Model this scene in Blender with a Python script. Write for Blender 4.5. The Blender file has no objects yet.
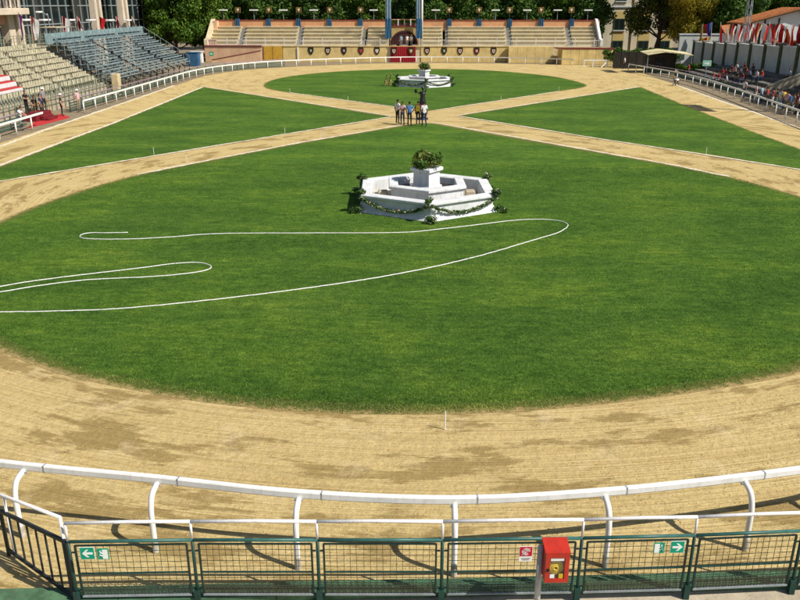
import bpy, bmesh, math, random
import numpy as np
from mathutils import Vector, Matrix
random.seed(7); R = math.radians; PI = math.pi
scene = bpy.context.scene
# ------------------------------------------------------------ camera, sky, sun, exposure
F, YH, H = 800.0, 4.0, 8.6                      # focal length in photo pixels, horizon row, eye height
TH, YAW = math.atan((300 - YH) / F), R(2.0)
cam = bpy.data.cameras.new('camera'); cam.sensor_width = 36; cam.lens = 36 * F / 800; cam.clip_end = 3000
camo = bpy.data.objects.new('camera', cam); scene.collection.objects.link(camo)
camo.location = (0, 0, H); camo.rotation_euler = (PI / 2 - TH, 0, YAW); scene.camera = camo
SUN_AZ, SUN_EL = R(115), R(46)
world = bpy.data.worlds.new('World'); scene.world = world; world.use_nodes = True
wn = world.node_tree; bg = wn.nodes['Background']
sky = wn.nodes.new('ShaderNodeTexSky'); sky.sky_type = 'NISHITA'; sky.sun_disc = False
sky.sun_elevation = SUN_EL; sky.sun_rotation = SUN_AZ
wn.links.new(sky.outputs[0], bg.inputs[0]); bg.inputs[1].default_value = 0.07
sl = bpy.data.lights.new('sun', 'SUN'); sl.energy = 4.9; sl.angle = R(0.5); sl.color = (1, .95, .86)
so = bpy.data.objects.new('sun', sl); scene.collection.objects.link(so)
sd = Vector((math.sin(SUN_AZ) * math.cos(SUN_EL), math.cos(SUN_AZ) * math.cos(SUN_EL), math.sin(SUN_EL)))
so.rotation_euler = sd.to_track_quat('Z', 'Y').to_euler(); so.location = (30, -15, 40)
vs = scene.view_settings; vs.view_transform = 'Standard'; vs.look = 'None'; vs.exposure = 0.3; vs.gamma = 1; vs.use_curve_mapping = False

# ------------------------------------------------------------ pixel -> place
ct, st = math.cos(TH), math.sin(TH); cy, sy = math.cos(YAW), math.sin(YAW)
def ray(px, py):
    u = (px - 400) / F; v = (300 - py) / F
    x, y, z = u, ct + v * st, -st + v * ct
    return x * cy - y * sy, x * sy + y * cy, z
def P(px, py, z=0.0):
    r = ray(px, py); t = (z - H) / r[2]; return Vector((r[0] * t, r[1] * t, z))
def atY(px, py, Y):
    r = ray(px, py); t = Y / r[1]; return Vector((r[0] * t, Y, H + r[2] * t))
def atX(px, py, X):
    r = ray(px, py); t = X / r[0]; return Vector((X, r[1] * t, H + r[2] * t))

# ------------------------------------------------------------ materials
MATS = {}
def mat(name, c, rough=.8, var=.25, scale=3.0, c2=None, bump=.0, bscale=60., spec=.3, metal=0, grime=0., world_co=True):
    if name in MATS: return MATS[name]
    m = bpy.data.materials.new(name); m.use_nodes = True; nt = m.node_tree; n = nt.nodes; b = n['Principled BSDF']
    b.inputs['Roughness'].default_value = rough; b.inputs['Specular IOR Level'].default_value = spec; b.inputs['Metallic'].default_value = metal
    if c2 is None: c2 = tuple(max(0, x * (1 - var)) for x in c)
    geo = n.new('ShaderNodeNewGeometry'); no = n.new('ShaderNodeTexNoise'); no.inputs['Scale'].default_value = scale; no.inputs['Detail'].default_value = 5; no.inputs['Roughness'].default_value = .65
    nt.links.new(geo.outputs['Position'], no.inputs['Vector'])
    rp = n.new('ShaderNodeValToRGB'); rp.color_ramp.elements[0].position = .36; rp.color_ramp.elements[1].position = .62
    rp.color_ramp.elements[0].color = (*c2, 1); rp.color_ramp.elements[1].color = (*c, 1)
    nt.links.new(no.outputs['Fac'], rp.inputs[0]); col = rp.outputs[0]
    if grime:
        n2 = n.new('ShaderNodeTexNoise'); n2.inputs['Scale'].default_value = scale * 4.3; n2.inputs['Detail'].default_value = 8; n2.inputs['Roughness'].default_value = .75
        mp = n.new('ShaderNodeMapping'); mp.inputs['Scale'].default_value = (1, 1, .25)
        nt.links.new(geo.outputs['Position'], mp.inputs[0]); nt.links.new(mp.outputs[0], n2.inputs['Vector'])
        r2 = n.new('ShaderNodeValToRGB'); r2.color_ramp.elements[0].position = .5; r2.color_ramp.elements[1].position = .75
        r2.color_ramp.elements[0].color = (0, 0, 0, 1); r2.color_ramp.elements[1].color = (grime,) * 3 + (1,)
        nt.links.new(n2.outputs['Fac'], r2.inputs[0])
        mx = n.new('ShaderNodeMix'); mx.data_type = 'RGBA'; mx.inputs[7].default_value = (.11, .085, .055, 1)
        nt.links.new(r2.outputs[0], mx.inputs[0]); nt.links.new(col, mx.inputs[6]); col = mx.outputs[2]
    nt.links.new(col, b.inputs['Base Color'])
    if bump:
        n3 = n.new('ShaderNodeTexNoise'); n3.inputs['Scale'].default_value = bscale; n3.inputs['Detail'].default_value = 4
        nt.links.new(geo.outputs['Position'], n3.inputs['Vector'])
        bp = n.new('ShaderNodeBump'); bp.inputs['Strength'].default_value = bump; bp.inputs['Distance'].default_value = .02
        nt.links.new(n3.outputs['Fac'], bp.inputs['Height']); nt.links.new(bp.outputs[0], b.inputs['Normal'])
    MATS[name] = m; return m
def node(nt, t, **kw):
    n = nt.nodes.new(t)
    for k, v in kw.items(): setattr(n, k, v)
    return n
def ramp(nt, src, stops):
    r = nt.nodes.new('ShaderNodeValToRGB'); e = r.color_ramp.elements
    while len(e) < len(stops): e.new(.5)
    for k, (p, c) in enumerate(stops): e[k].position = p; e[k].color = (*c, 1) if len(c) == 3 else c
    nt.links.new(src, r.inputs[0]); return r.outputs[0]
def noise(nt, vec, scale, detail=5, rough=.6):
    n = nt.nodes.new('ShaderNodeTexNoise'); n.inputs['Scale'].default_value = scale; n.inputs['Detail'].default_value = detail; n.inputs['Roughness'].default_value = rough
    nt.links.new(vec, n.inputs['Vector']); return n.outputs['Fac']
def mixc(nt, fac, a, b, mode='MIX'):
    m = nt.nodes.new('ShaderNodeMix'); m.data_type = 'RGBA'; m.blend_type = mode
    for k, s in ((0, fac), (6, a), (7, b)):
        if hasattr(s, 'is_linked'): nt.links.new(s, m.inputs[k])
        elif isinstance(s, (int, float)): m.inputs[k].default_value = s
        else: m.inputs[k].default_value = (*s, 1)
    return m.outputs[2]
def math_(nt, op, a, b=None):
    m = nt.nodes.new('ShaderNodeMath'); m.operation = op
    for k, s in ((0, a), (1, b)):
        if s is None: continue
        if hasattr(s, 'is_linked'): nt.links.new(s, m.inputs[k])
        else: m.inputs[k].default_value = s
    return m.outputs[0]
def bumpn(nt, h, strength, dist=.02):
    b = nt.nodes.new('ShaderNodeBump'); b.inputs['Strength'].default_value = strength; b.inputs['Distance'].default_value = dist
    nt.links.new(h, b.inputs['Height']); return b.outputs[0]

def sand_mat(name, cx, cyy, patch=1.0):
    m = bpy.data.materials.new(name); m.use_nodes = True; nt = m.node_tree; b = nt.nodes['Principled BSDF']
    b.inputs['Roughness'].default_value = .95; b.inputs['Specular IOR Level'].default_value = .1
    geo = node(nt, 'ShaderNodeNewGeometry'); pos = geo.outputs['Position']
    sub = node(nt, 'ShaderNodeVectorMath', operation='SUBTRACT'); nt.links.new(pos, sub.inputs[0]); sub.inputs[1].default_value = (cx, cyy, 0)
    sp = node(nt, 'ShaderNodeSeparateXYZ'); nt.links.new(sub.outputs[0], sp.inputs[0])
    r = math_(nt, 'SQRT', math_(nt, 'ADD', math_(nt, 'MULTIPLY', sp.outputs[0], sp.outputs[0]), math_(nt, 'MULTIPLY', sp.outputs[1], sp.outputs[1])))
    a = math_(nt, 'MULTIPLY', math_(nt, 'ARCTAN2', sp.outputs[0], math_(nt, 'MULTIPLY', sp.outputs[1], -1)), 26.)
    cb = node(nt, 'ShaderNodeCombineXYZ'); nt.links.new(a, cb.inputs[0]); nt.links.new(r, cb.inputs[1])
    def sc(x, y):
        mp = node(nt, 'ShaderNodeMapping'); mp.inputs['Scale'].default_value = (x, y, 1); nt.links.new(cb.outputs[0], mp.inputs[0]); return mp.outputs[0]
    base = ramp(nt, noise(nt, pos, .35, 6), [(.3, (.49, .36, .145)), (.7, (.62, .47, .205))])
    fine = ramp(nt, noise(nt, pos, 9., 6, .75), [(.34, (.34, .24, .09)), (.58, (.67, .52, .25))])
    col = mixc(nt, .45, base, fine)
    streak = noise(nt, sc(.22, 7.), 1., 4, .6)
    col = mixc(nt, ramp(nt, streak, [(.47, (0, 0, 0)), (.68, (.5, .5, .5))]), col, (.36, .245, .095))
    harrow = noise(nt, sc(.07, 22.), 1., 3, .7)
    col = mixc(nt, ramp(nt, harrow, [(.50, (0, 0, 0)), (.66, (.75,) * 3)]), col, (.66, .515, .26))
    har2 = noise(nt, sc(.05, 13.), 1., 4, .75)
    col = mixc(nt, ramp(nt, har2, [(.52, (0, 0, 0)), (.64, (.55,) * 3)]), col, (.38, .265, .10))
    pm = math_(nt, 'MULTIPLY', noise(nt, sc(.33, .95), 1., 5, .62), 1.)
    pm2 = noise(nt, sc(1.6, 6.), 1., 5, .7)
    pf = math_(nt, 'ADD', math_(nt, 'MULTIPLY', pm, .72), math_(nt, 'MULTIPLY', pm2, .28))
    col = mixc(nt, ramp(nt, pf, [(.515, (0, 0, 0)), (.56, (.74 * patch,) * 3)]), col, (.26, .175, .06))
    pale = noise(nt, pos, .9, 4)
    col = mixc(nt, ramp(nt, pale, [(.58, (0, 0, 0)), (.72, (.45,) * 3)]), col, (.70, .56, .33))
    nt.links.new(col, b.inputs['Base Color'])
    hoof = noise(nt, pos, 4.5, 3, .55)
    hh = math_(nt, 'ADD', math_(nt, 'ADD', math_(nt, 'MULTIPLY', noise(nt, pos, 16., 6, .8), .38), math_(nt, 'MULTIPLY', hoof, .9)), math_(nt, 'MULTIPLY', harrow, 1.1))
    nt.links.new(bumpn(nt, hh, .85, .06), b.inputs['Normal']); return m

def patchy(nt, pos, c):                              # worn, dry and lush patches of the turf, metres across
    mp = node(nt, 'ShaderNodeMapping'); mp.inputs['Scale'].default_value = (.16, .34, 1); mp.inputs['Rotation'].default_value = (0, 0, .25); nt.links.new(pos, mp.inputs[0])
    big = noise(nt, mp.outputs[0], 1., 3, .55); mid = noise(nt, mp.outputs[0], 4.2, 5, .7)
    c = mixc(nt, 1., c, ramp(nt, big, [(.36, (.80, .85, .88)), (.5, (1.02, 1.02, 1.02)), (.63, (1.34, 1.2, 1.1))]), 'MULTIPLY')
    c = mixc(nt, 1., c, ramp(nt, mid, [(.34, (.80, .86, .85)), (.5, (1, 1, 1)), (.66, (1.32, 1.18, 1.15))]), 'MULTIPLY')
    mp3 = node(nt, 'ShaderNodeMapping'); mp3.inputs['Scale'].default_value = (.9, 2.0, 1); nt.links.new(pos, mp3.inputs[0])
    return mixc(nt, 1., c, ramp(nt, noise(nt, mp3.outputs[0], 2.2, 6, .8), [(.36, (.66, .72, .72)), (.5, (1, 1, 1)), (.64, (1.45, 1.32, 1.4))]), 'MULTIPLY')
def grass_mat(name, k=1.0):
    m = bpy.data.materials.new(name); m.use_nodes = True; nt = m.node_tree; b = nt.nodes['Principled BSDF']
    b.inputs['Roughness'].default_value = .9; b.inputs['Specular IOR Level'].default_value = .12
    geo = node(nt, 'ShaderNodeNewGeometry'); pos = geo.outputs['Position']
    mp = node(nt, 'ShaderNodeMapping'); mp.inputs['Scale'].default_value = (.13, .30, 1); nt.links.new(pos, mp.inputs[0])
    c = ramp(nt, noise(nt, mp.outputs[0], 1., 6, .65), [(.34, (.026 * k, .078 * k, .008)), (.5, (.052 * k, .122 * k, .013)), (.64, (.112 * k, .182 * k, .028))])
    f1 = noise(nt, pos, 2.2, 6, .75)
    c = mixc(nt, .55, c, ramp(nt, f1, [(.32, (.022 * k, .070 * k, .007)), (.66, (.105 * k, .182 * k, .026))]))
    mp2 = node(nt, 'ShaderNodeMapping'); mp2.inputs['Scale'].default_value = (1.4, .8, 1); nt.links.new(pos, mp2.inputs[0])
    f2 = noise(nt, mp2.outputs[0], 11., 6, .85)
    c = mixc(nt, .6, c, ramp(nt, f2, [(.34, (.010 * k, .042 * k, .002)), (.52, (.055 * k, .125 * k, .013)), (.68, (.155 * k, .235 * k, .05))]))
    c = patchy(nt, pos, c)
    at = node(nt, 'ShaderNodeAttribute', attribute_name='edge')
    e = math_(nt, 'ADD', at.outputs['Fac'], math_(nt, 'MULTIPLY', math_(nt, 'SUBTRACT', noise(nt, pos, 3.5, 6, .75), .5), 1.1))
    c = mixc(nt, ramp(nt, e, [(.35, (0, 0, 0)), (.62, (.75,) * 3)]), c, (.135, .135, .032))
    c = mixc(nt, ramp(nt, e, [(.72, (0, 0, 0)), (.98, (1,) * 3)]), c, (.43, .31, .13))
    nt.links.new(c, b.inputs['Base Color'])
    nt.links.new(bumpn(nt, f2, .9, .06), b.inputs['Normal']); return m

def leaf_mat(name, cols, trans=.25, turf=False):
    m = bpy.data.materials.new(name); m.use_nodes = True; nt = m.node_tree; nt.nodes.clear()
    out = node(nt, 'ShaderNodeOutputMaterial'); at = node(nt, 'ShaderNodeAttribute', attribute_name='rnd')
    n = len(cols); c = ramp(nt, at.outputs['Fac'], [(i / max(1, n - 1), cc) for i, cc in enumerate(cols)])
    if turf: c = patchy(nt, node(nt, 'ShaderNodeNewGeometry').outputs['Position'], c)
    d = node(nt, 'ShaderNodeBsdfPrincipled'); d.inputs['Roughness'].default_value = .6; d.inputs['Specular IOR Level'].default_value = .2
    t = node(nt, 'ShaderNodeBsdfTranslucent'); mx = node(nt, 'ShaderNodeMixShader'); mx.inputs[0].default_value = trans
    nt.links.new(c, d.inputs['Base Color']); nt.links.new(c, t.inputs[0])
    nt.links.new(d.outputs[0], mx.inputs[1]); nt.links.new(t.outputs[0], mx.inputs[2]); nt.links.new(mx.outputs[0], out.inputs[0]); return m

def glass_mat(name, c=(.012, .018, .018)):
    m = bpy.data.materials.new(name); m.use_nodes = True; b = m.node_tree.nodes['Principled BSDF']
    b.inputs['Base Color'].default_value = (*c, 1); b.inputs['Roughness'].default_value = .08; b.inputs['Specular IOR Level'].default_value = .6; return m

WHITE = mat('white_paint', (.78, .77, .74), .45, .12, 2.5, bump=.05, grime=.28)
WPIPE = mat('white_pipe', (.76, .74, .72), .5, .12, 6., grime=.5)
GREENP = mat('dark_green_paint', (.012, .055, .045), .45, .35, 5., grime=.35)
GREENT = mat('green_top_pipe', (.035, .13, .115), .4, .3, 5., grime=.25)
MESHW = mat('mesh_wire', (.06, .062, .035), .6, .3, 9.)
KERB = mat('green_concrete', (.085, .185, .095), .85, .45, 4., bump=.4, bscale=40, grime=.7)
CONC = mat('warm_concrete', (.46, .39, .28), .9, .25, 2., bump=.3, bscale=30, grime=.5)
GREY = mat('grey_concrete', (.30, .29, .26), .9, .3, 1.5, bump=.3, bscale=20, grime=.5)
DIRT = mat('grey_dirt', (.27, .21, .13), .95, .35, 1.2, bump=.5, bscale=15)
STEEL = mat('galvanised_steel', (.30, .34, .35), .5, .3, 4., metal=.2)
DARKST = mat('dark_steel', (.03, .038, .04), .6, .4, 3.)
RED = mat('fire_red', (.52, .028, .012), .42, .25, 5., spec=.5, grime=.3)
BLACK = mat('black_rubber', (.012, .012, .012), .6, .3, 9.)
CHALK = mat('chalk_white', (.74, .68, .55), .95, .3, 6., c2=(.55, .44, .26), bump=.3)

# ------------------------------------------------------------ mesh helpers
class MB:
    def __init__(s, off=(0, 0, 0)): s.v = []; s.f = []; s.mi = []; s.off = Vector(off); s.cur = 0
    def add(s, vs, fs):
        b = len(s.v); s.v += [Vector(v) - s.off for v in vs]; s.f += [tuple(b + i for i in f) for f in fs]; s.mi += [s.cur] * len(fs); return s
    def box(s, c, d, rz=0, tp=1.0):
        x, y, z = (k / 2 for k in d); c = Vector(c); q = Matrix.Rotation(rz, 3, 'Z')
        vs = [c + q @ Vector((sx * x * (tp if k > 0 else 1), sy_ * y * (tp if k > 0 else 1), k * z)) for k in (-1, 1) for sx, sy_ in ((-1, -1), (1, -1), (1, 1), (-1, 1))]
        return s.add(vs, [(3, 2, 1, 0), (4, 5, 6, 7), (0, 1, 5, 4), (1, 2, 6, 5), (2, 3, 7, 6), (3, 0, 4, 7)])
    def bx(s, x0, x1, y0, y1, z0, z1): return s.box(((x0 + x1) / 2, (y0 + y1) / 2, (z0 + z1) / 2), (x1 - x0, y1 - y0, z1 - z0))
    def bbox(s, x0, x1, y0, y1, z0, z1, b=.02):      # box with chamfered edges
        c = ((x0 + x1) / 2, (y0 + y1) / 2, (z0 + z1) / 2); h = ((x1 - x0) / 2, (y1 - y0) / 2, (z1 - z0) / 2)
        bm = bmesh.new(); bmesh.ops.create_cube(bm, size=2)
        for v in bm.verts: v.co = Vector((v.co.x * h[0], v.co.y * h[1], v.co.z * h[2]))
        bmesh.ops.bevel(bm, geom=bm.edges[:], offset=min(b, .45 * min(h)), segments=1, affect='EDGES')
        bm.verts.index_update(); s.add([Vector(c) + v.co for v in bm.verts], [[v.index for v in f.verts] for f in bm.faces]); bm.free(); return s
    def beam(s, a, b, w, h=None, up=(0, 0, 1)):
        a = Vector(a); b = Vector(b); h = h or w; d = (b - a).normalized(); u = Vector(up)
        if abs(d.dot(u)) > .98: u = Vector((0, 1, 0))
        r = d.cross(u).normalized(); u = r.cross(d).normalized()
        vs = [p + r * (i * w / 2) + u * (j * h / 2) for p in (a, b) for i, j in ((-1, -1), (1, -1), (1, 1), (-1, 1))]
        return s.add(vs, [(0, 1, 2, 3), (7, 6, 5, 4), (0, 4, 5, 1), (1, 5, 6, 2), (2, 6, 7, 3), (3, 7, 4, 0)])
    def tube(s, pts, r, n=8, rx=None, cap=True):
        pts = [Vector(p) for p in pts]; k = len(pts); rs = r if isinstance(r, (list, tuple)) else [r] * k; vs = []
        prev = None
        for i, p in enumerate(pts):
            d = (pts[min(i + 1, k - 1)] - pts[max(i - 1, 0)]).normalized()
            u = prev if prev is not None else (Vector((0, 0, 1)) if abs(d.z) < .95 else Vector((0, 1, 0)))
            a = d.cross(u); a = a.normalized() if a.length > 1e-5 else Vector((1, 0, 0)); u2 = a.cross(d).normalized(); prev = u2
            for j in range(n):
                t = 2 * PI * j / n; vs.append(p + a * math.cos(t) * (rx or 1) * rs[i] + u2 * math.sin(t) * rs[i])
        fs = [(i * n + j, i * n + (j + 1) % n, (i + 1) * n + (j + 1) % n, (i + 1) * n + j) for i in range(k - 1) for j in range(n)]
        if cap: fs += [tuple(range(n - 1, -1, -1)), tuple((k - 1) * n + j for j in range(n))]
        return s.add(vs, fs)
    def prism(s, poly, z0, z1):
        n = len(poly); vs = [(x, y, z0) for x, y in poly] + [(x, y, z1) for x, y in poly]
        return s.add(vs, [tuple(range(n - 1, -1, -1)), tuple(range(n, 2 * n))] + [(i, (i + 1) % n, n + (i + 1) % n, n + i) for i in range(n)])
    def plate(s, poly, y0, y1):                      # polygon in x-z, thickness along y
        n = len(poly); vs = [(x, y0, z) for x, z in poly] + [(x, y1, z) for x, z in poly]
        return s.add(vs, [tuple(range(n)), tuple(range(2 * n - 1, n - 1, -1))] + [(i, n + i, n + (i + 1) % n, (i + 1) % n) for i in range(n)])
    def lathe(s, prof, c=(0, 0, 0), n=12, a0=0):
        c = Vector(c); vs = [c + Vector((r * math.cos(a0 + 2 * PI * j / n), r * math.sin(a0 + 2 * PI * j / n), z)) for r, z in prof for j in range(n)]
        k = len(prof); fs = [(i * n + j, i * n + (j + 1) % n, (i + 1) * n + (j + 1) % n, (i + 1) * n + j) for i in range(k - 1) for j in range(n)]
        return s.add(vs, fs)
    def ball(s, c, r, sx=1, sy=1, sz=1, n=8, m=6):
        c = Vector(c); vs = [c + Vector((0, 0, -r * sz))]
        for i in range(1, m):
            a = PI * i / m - PI / 2
            vs += [c + Vector((r * sx * math.cos(a) * math.cos(2 * PI * j / n), r * sy * math.cos(a) * math.sin(2 * PI * j / n), r * sz * math.sin(a))) for j in range(n)]
        vs.append(c + Vector((0, 0, r * sz))); t = len(vs) - 1
        fs = [(0, 1 + (j + 1) % n, 1 + j) for j in range(n)] + [(1 + i * n + j, 1 + i * n + (j + 1) % n, 1 + (i + 1) * n + (j + 1) % n, 1 + (i + 1) * n + j) for i in range(m - 2) for j in range(n)]
        fs += [(t, 1 + (m - 2) * n + j, 1 + (m - 2) * n + (j + 1) % n) for j in range(n)]
        return s.add(vs, fs)
    def mesh(s, name, mats, smooth=False):
        me = bpy.data.meshes.new(name); me.from_pydata([tuple(v) for v in s.v], [], s.f)
        for m in (mats if isinstance(mats, (list, tuple)) else [mats]): me.materials.append(m)
        if any(s.mi): me.polygons.foreach_set('material_index', s.mi)
        if smooth: me.shade_smooth()
        me.update(); return me
    def obj(s, name, mats, parent=None, smooth=False): return link(name, s.mesh(name, mats, smooth), parent)
def link(name, me, parent=None, loc=(0, 0, 0), rz=0, sc=None):
    o = bpy.data.objects.new(name, me); scene.collection.objects.link(o); o.location = loc; o.rotation_euler = (0, 0, rz)
    if sc: o.scale = sc
    if parent: o.parent = parent
    return o
def tag(o, label=None, cat=None, group=None, kind=None):
    for k, v in (('label', label), ('category', cat), ('group', group), ('kind', kind)):
        if v: o[k] = v
    return o
def thing(name, label, cat, loc=(0, 0, 0), rz=0, group=None):
    o = link(name, None, None, loc, rz); o.empty_display_size = .2; return tag(o, label, cat, group)
def dup(root, loc, rz=0, label=None, sc=None, group=None):
    r = root.copy(); scene.collection.objects.link(r); r.location = loc; r.rotation_euler = (0, 0, rz)
    if sc: r.scale = sc
    if label: r['label'] = label
    if group: r['group'] = group
    for ch in root.children:
        c = ch.copy(); scene.collection.objects.link(c); c.parent = r
        for g in ch.children:
            d = g.copy(); scene.collection.objects.link(d); d.parent = c
    return r
def spline(pts, n=8, closed=False):
    pts = [Vector(p) for p in pts]; k = len(pts); out = []
    for i in range(k if closed else k - 1):
        if closed: a, b, c, d = (pts[(i + j) % k] for j in (-1, 0, 1, 2))
        else: a, b, c, d = pts[max(i - 1, 0)], pts[i], pts[i + 1], pts[min(i + 2, k - 1)]
        for j in range(n):
            t = j / n; out.append(.5 * ((2 * b) + (c - a) * t + (2 * a - 5 * b + 4 * c - d) * t * t + (3 * b - a - 3 * c + d) * t ** 3))
    if not closed: out.append(pts[-1])
    return out
def resample(pts, step):
    out = [pts[0]]; acc = 0
    for a, b in zip(pts, pts[1:]):
        L = (b - a).length; t = step - acc
        while t <= L: out.append(a + (b - a) * (t / L)); t += step
        acc = (acc + L) % step if L + acc >= step else acc + L
    return out

# ------------------------------------------------------------ ground
def V2(l): return [Vector((x, y, 0)) for x, y in l]
MB().add([(-900, -300, 0), (900, -300, 0), (900, 1500, 0), (-900, 1500, 0)], [(0, 1, 2, 3)]).obj('ground', DIRT)['kind'] = 'structure'
SANDN, SANDF = sand_mat('sand_near', 0, 39.5), sand_mat('sand_far', 0, 99, .6)
out_left = [(-28.1, 63), (-28.1, 50), (-27.2, 40), (-25.2, 30), (-21.5, 22.5), (-16, 14), (-10.5, 9.9), (-6, 9.0), (-.3, 8.9), (5.5, 9.2), (10.5, 10.2), (16, 14.4), (21.5, 23), (25.2, 31), (26.9, 41), (27.5, 52), (27.6, 63)]
oo = spline(V2(out_left), 6)
m = MB(); m.add([p + Vector((0, 0, .008)) for p in oo], [tuple(range(len(oo)))]); m.obj('sand_track_near', SANDN)['kind'] = 'structure'
out_far = [(27.6, 63), (27.7, 78), (28.0, 94), (28.3, 110), (30, 119), (27, 124.2), (18, 126.5), (8, 128.8), (-4.5, 128.9), (-12, 126), (-19, 121.5), (-24.5, 116.2), (-28, 108), (-28.6, 100), (-28.4, 88), (-28.2, 74), (-28.1, 63)]
oo = spline(V2(out_far), 6)
m = MB(); m.add([p + Vector((0, 0, .008)) for p in oo], [tuple(range(len(oo)))]); m.obj('sand_track_far', SANDF)['kind'] = 'structure'

GRASS = grass_mat('mown_grass', 1.12); GRASS2 = grass_mat('mown_grass_side', 1.05)
def lawn(name, ring, mt, w=.9):
    from mathutils.geometry import delaunay_2d_cdt
    n = len(ring); rx = np.array([p.x for p in ring]); ry = np.array([p.y for p in ring])
    def dist(x, y):                                   # distance to the boundary polyline
        d = np.full(len(x), 1e9)
        for i in range(n):
            ax, ay, bx, by = rx[i - 1], ry[i - 1], rx[i], ry[i]; l2 = (bx - ax) ** 2 + (by - ay) ** 2 + 1e-12
            t = np.clip(((x - ax) * (bx - ax) + (y - ay) * (by - ay)) / l2, 0, 1); d = np.minimum(d, np.hypot(x - ax - t * (bx - ax), y - ay - t * (by - ay)))
        return d
    def inside(x, y):
        ins = np.zeros(len(x), bool); j = n - 1
        for i in range(n): ins ^= ((ry[i] > y) != (ry[j] > y)) & (x < (rx[j] - rx[i]) * (y - ry[i]) / (ry[j] - ry[i] + 1e-12) + rx[i]); j = i
        return ins
    P_ = [np.stack([rx, ry], 1)]
    for dd in (w / 3, 2 * w / 3, w):
        for sg in (-1, 1):
            tx = np.roll(rx, -1) - np.roll(rx, 1); ty = np.roll(ry, -1) - np.roll(ry, 1); L = np.hypot(tx, ty) + 1e-9; qx, qy = rx - sg * ty / L * dd, ry + sg * tx / L * dd
            k = inside(qx, qy); qx, qy = qx[k], qy[k]; k = dist(qx, qy) > dd * .93; P_.append(np.stack([qx[k], qy[k]], 1))
    gx, gy = np.meshgrid(np.arange(rx.min(), rx.max(), 1.3), np.arange(ry.min(), ry.max(), 1.3)); gx, gy = gx.ravel() + .01, gy.ravel() + .02
    k = inside(gx, gy); gx, gy = gx[k], gy[k]; k = dist(gx, gy) > w * 1.25; P_.append(np.stack([gx[k], gy[k]], 1))
    pts = np.concatenate(P_); vs, _, fs, *_ = delaunay_2d_cdt([Vector(p) for p in pts.tolist()], [(i, (i + 1) % n) for i in range(n)], [], 1, 1e-5)
    vx = np.array([v.x for v in vs]); vy = np.array([v.y for v in vs]); e = np.clip(dist(vx, vy) / w, 0, 1)
    fs = [f if (vs[f[1]] - vs[f[0]]).cross(vs[f[2]] - vs[f[0]]) > 0 else f[::-1] for f in fs]
    o = MB().add([(x, y, .014 + .016 * q) for x, y, q in zip(vx, vy, e)], fs).obj(name, mt, smooth=True); o['kind'] = 'structure'
    at = o.data.attributes.new('edge', 'FLOAT', 'POINT'); at.data.foreach_set('value', (1 - e).astype(np.float32))
    return ring
near_pts = [(-.9, 62.2), (-2.4, 60.5), (-8.45, 52.83), (-12.34, 47.08), (-15.58, 42.04), (-17.1, 37.9), (-17.9, 34.2), (-18.05, 30.5), (-17.3, 26.8), (-15.4, 23), (-13.2, 20.5), (-11.24, 18.98), (-9.37, 17.81), (-7.84, 17.14), (-5.18, 16.30), (-2.8, 15.9), (-.55, 15.84), (1.68, 16.01), (4, 16.47), (6.49, 17.21), (9.31, 18.35), (12.2, 20.2), (15.2, 23.1), (17.4, 26.8), (18.5, 30.6), (18.55, 34.8), (17.78, 38.2), (16.13, 42.36), (13.71, 46.06), (10.62, 49.89), (.9, 61.8), (.2, 62.5)]
near_ring = lawn('lawn_near', spline(V2(near_pts), 6, True), GRASS)
far_pts = [(-18.95, 94.4), (-18.6, 101), (-16.64, 106.5), (-13.91, 110.6), (-9.51, 114.2), (-4.08, 116.7), (1.13, 117.3), (5.8, 116), (9.69, 113.6), (14.05, 108.3), (16.48, 103.2), (17.9, 95), (16.8, 90.8), (13.8, 87), (6.77, 78), (.6, 70.4), (-.5, 70.2), (-2.79, 72.3), (-7.43, 77.2), (-14.28, 84.3), (-17.6, 88.8)]
lawn('lawn_far', spline(V2(far_pts), 6, True), GRASS2, .6)
def straight(pts, step=.6):
    o = []
    for i in range(len(pts)):
        a, b = Vector((*pts[i], 0)), Vector((*pts[(i + 1) % len(pts)], 0)); k = max(1, int((b - a).length / step))
        o += [a + (b - a) * (j / k) + Vector((random.uniform(-.06, .06), random.uniform(-.06, .06), 0)) for j in range(k)]
    return o
LT = [(-24.3, 37.2), (-22.0, 40.1), (-13.48, 51.66), (-3.0, 66.1), (-24.9, 90.2), (-24.5, 75.8), (-24.1, 60.4), (-24.2, 53.9), (-24.1, 42.9)]
RT = [(23.4, 91.9), (2.4, 66.8), (11.6, 55.2), (16.9, 49.2), (20.6, 44.7), (23.6, 40.6), (23.5, 51.2), (23.3, 61.8), (23.2, 71.8)]
lawn('lawn_beside_left_terrace', straight(LT), GRASS2, .5); lawn('lawn_beside_right_terrace', straight(RT), GRASS2, .5)

def strip(name, pts, w, z, mt=CHALK, label=None):
    pts = resample([Vector(p) for p in pts], .35); n = len(pts); vs = []
    for i in range(n):
        t = (pts[min(i + 1, n - 1)] - pts[max(i - 1, 0)]).normalized(); q = Vector((-t.y, t.x, 0)); ww = w * random.uniform(.55, 1.3) / 2; s = random.uniform(-.03, .03)
        vs += [pts[i] + q * (ww + s) + Vector((0, 0, z)), pts[i] - q * (ww - s) + Vector((0, 0, z))]
    o = MB().add(vs, [(2 * i, 2 * i + 1, 2 * i + 3, 2 * i + 2) for i in range(n - 1)]).obj(name, mt); o['kind'] = 'structure'; return o
def seg(*l): return V2(l)
LW = .26
strip('chalk_line', V2([(-15.58, 42.04), (-12.34, 47.08), (-8.45, 52.83), (-2.3, 60.8), (-1.5, 61.6)]), LW, .034)
strip('chalk_line', V2([(.2, 62.6), (1, 61.9), (10.62, 49.89), (13.71, 46.06), (16.1, 42.4)]), LW, .034)
strip('chalk_line', V2([(-24.2, 37.1), (-22.0, 40.1), (-13.48, 51.66), (-2.9, 66.1)]), LW, .038)
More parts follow.
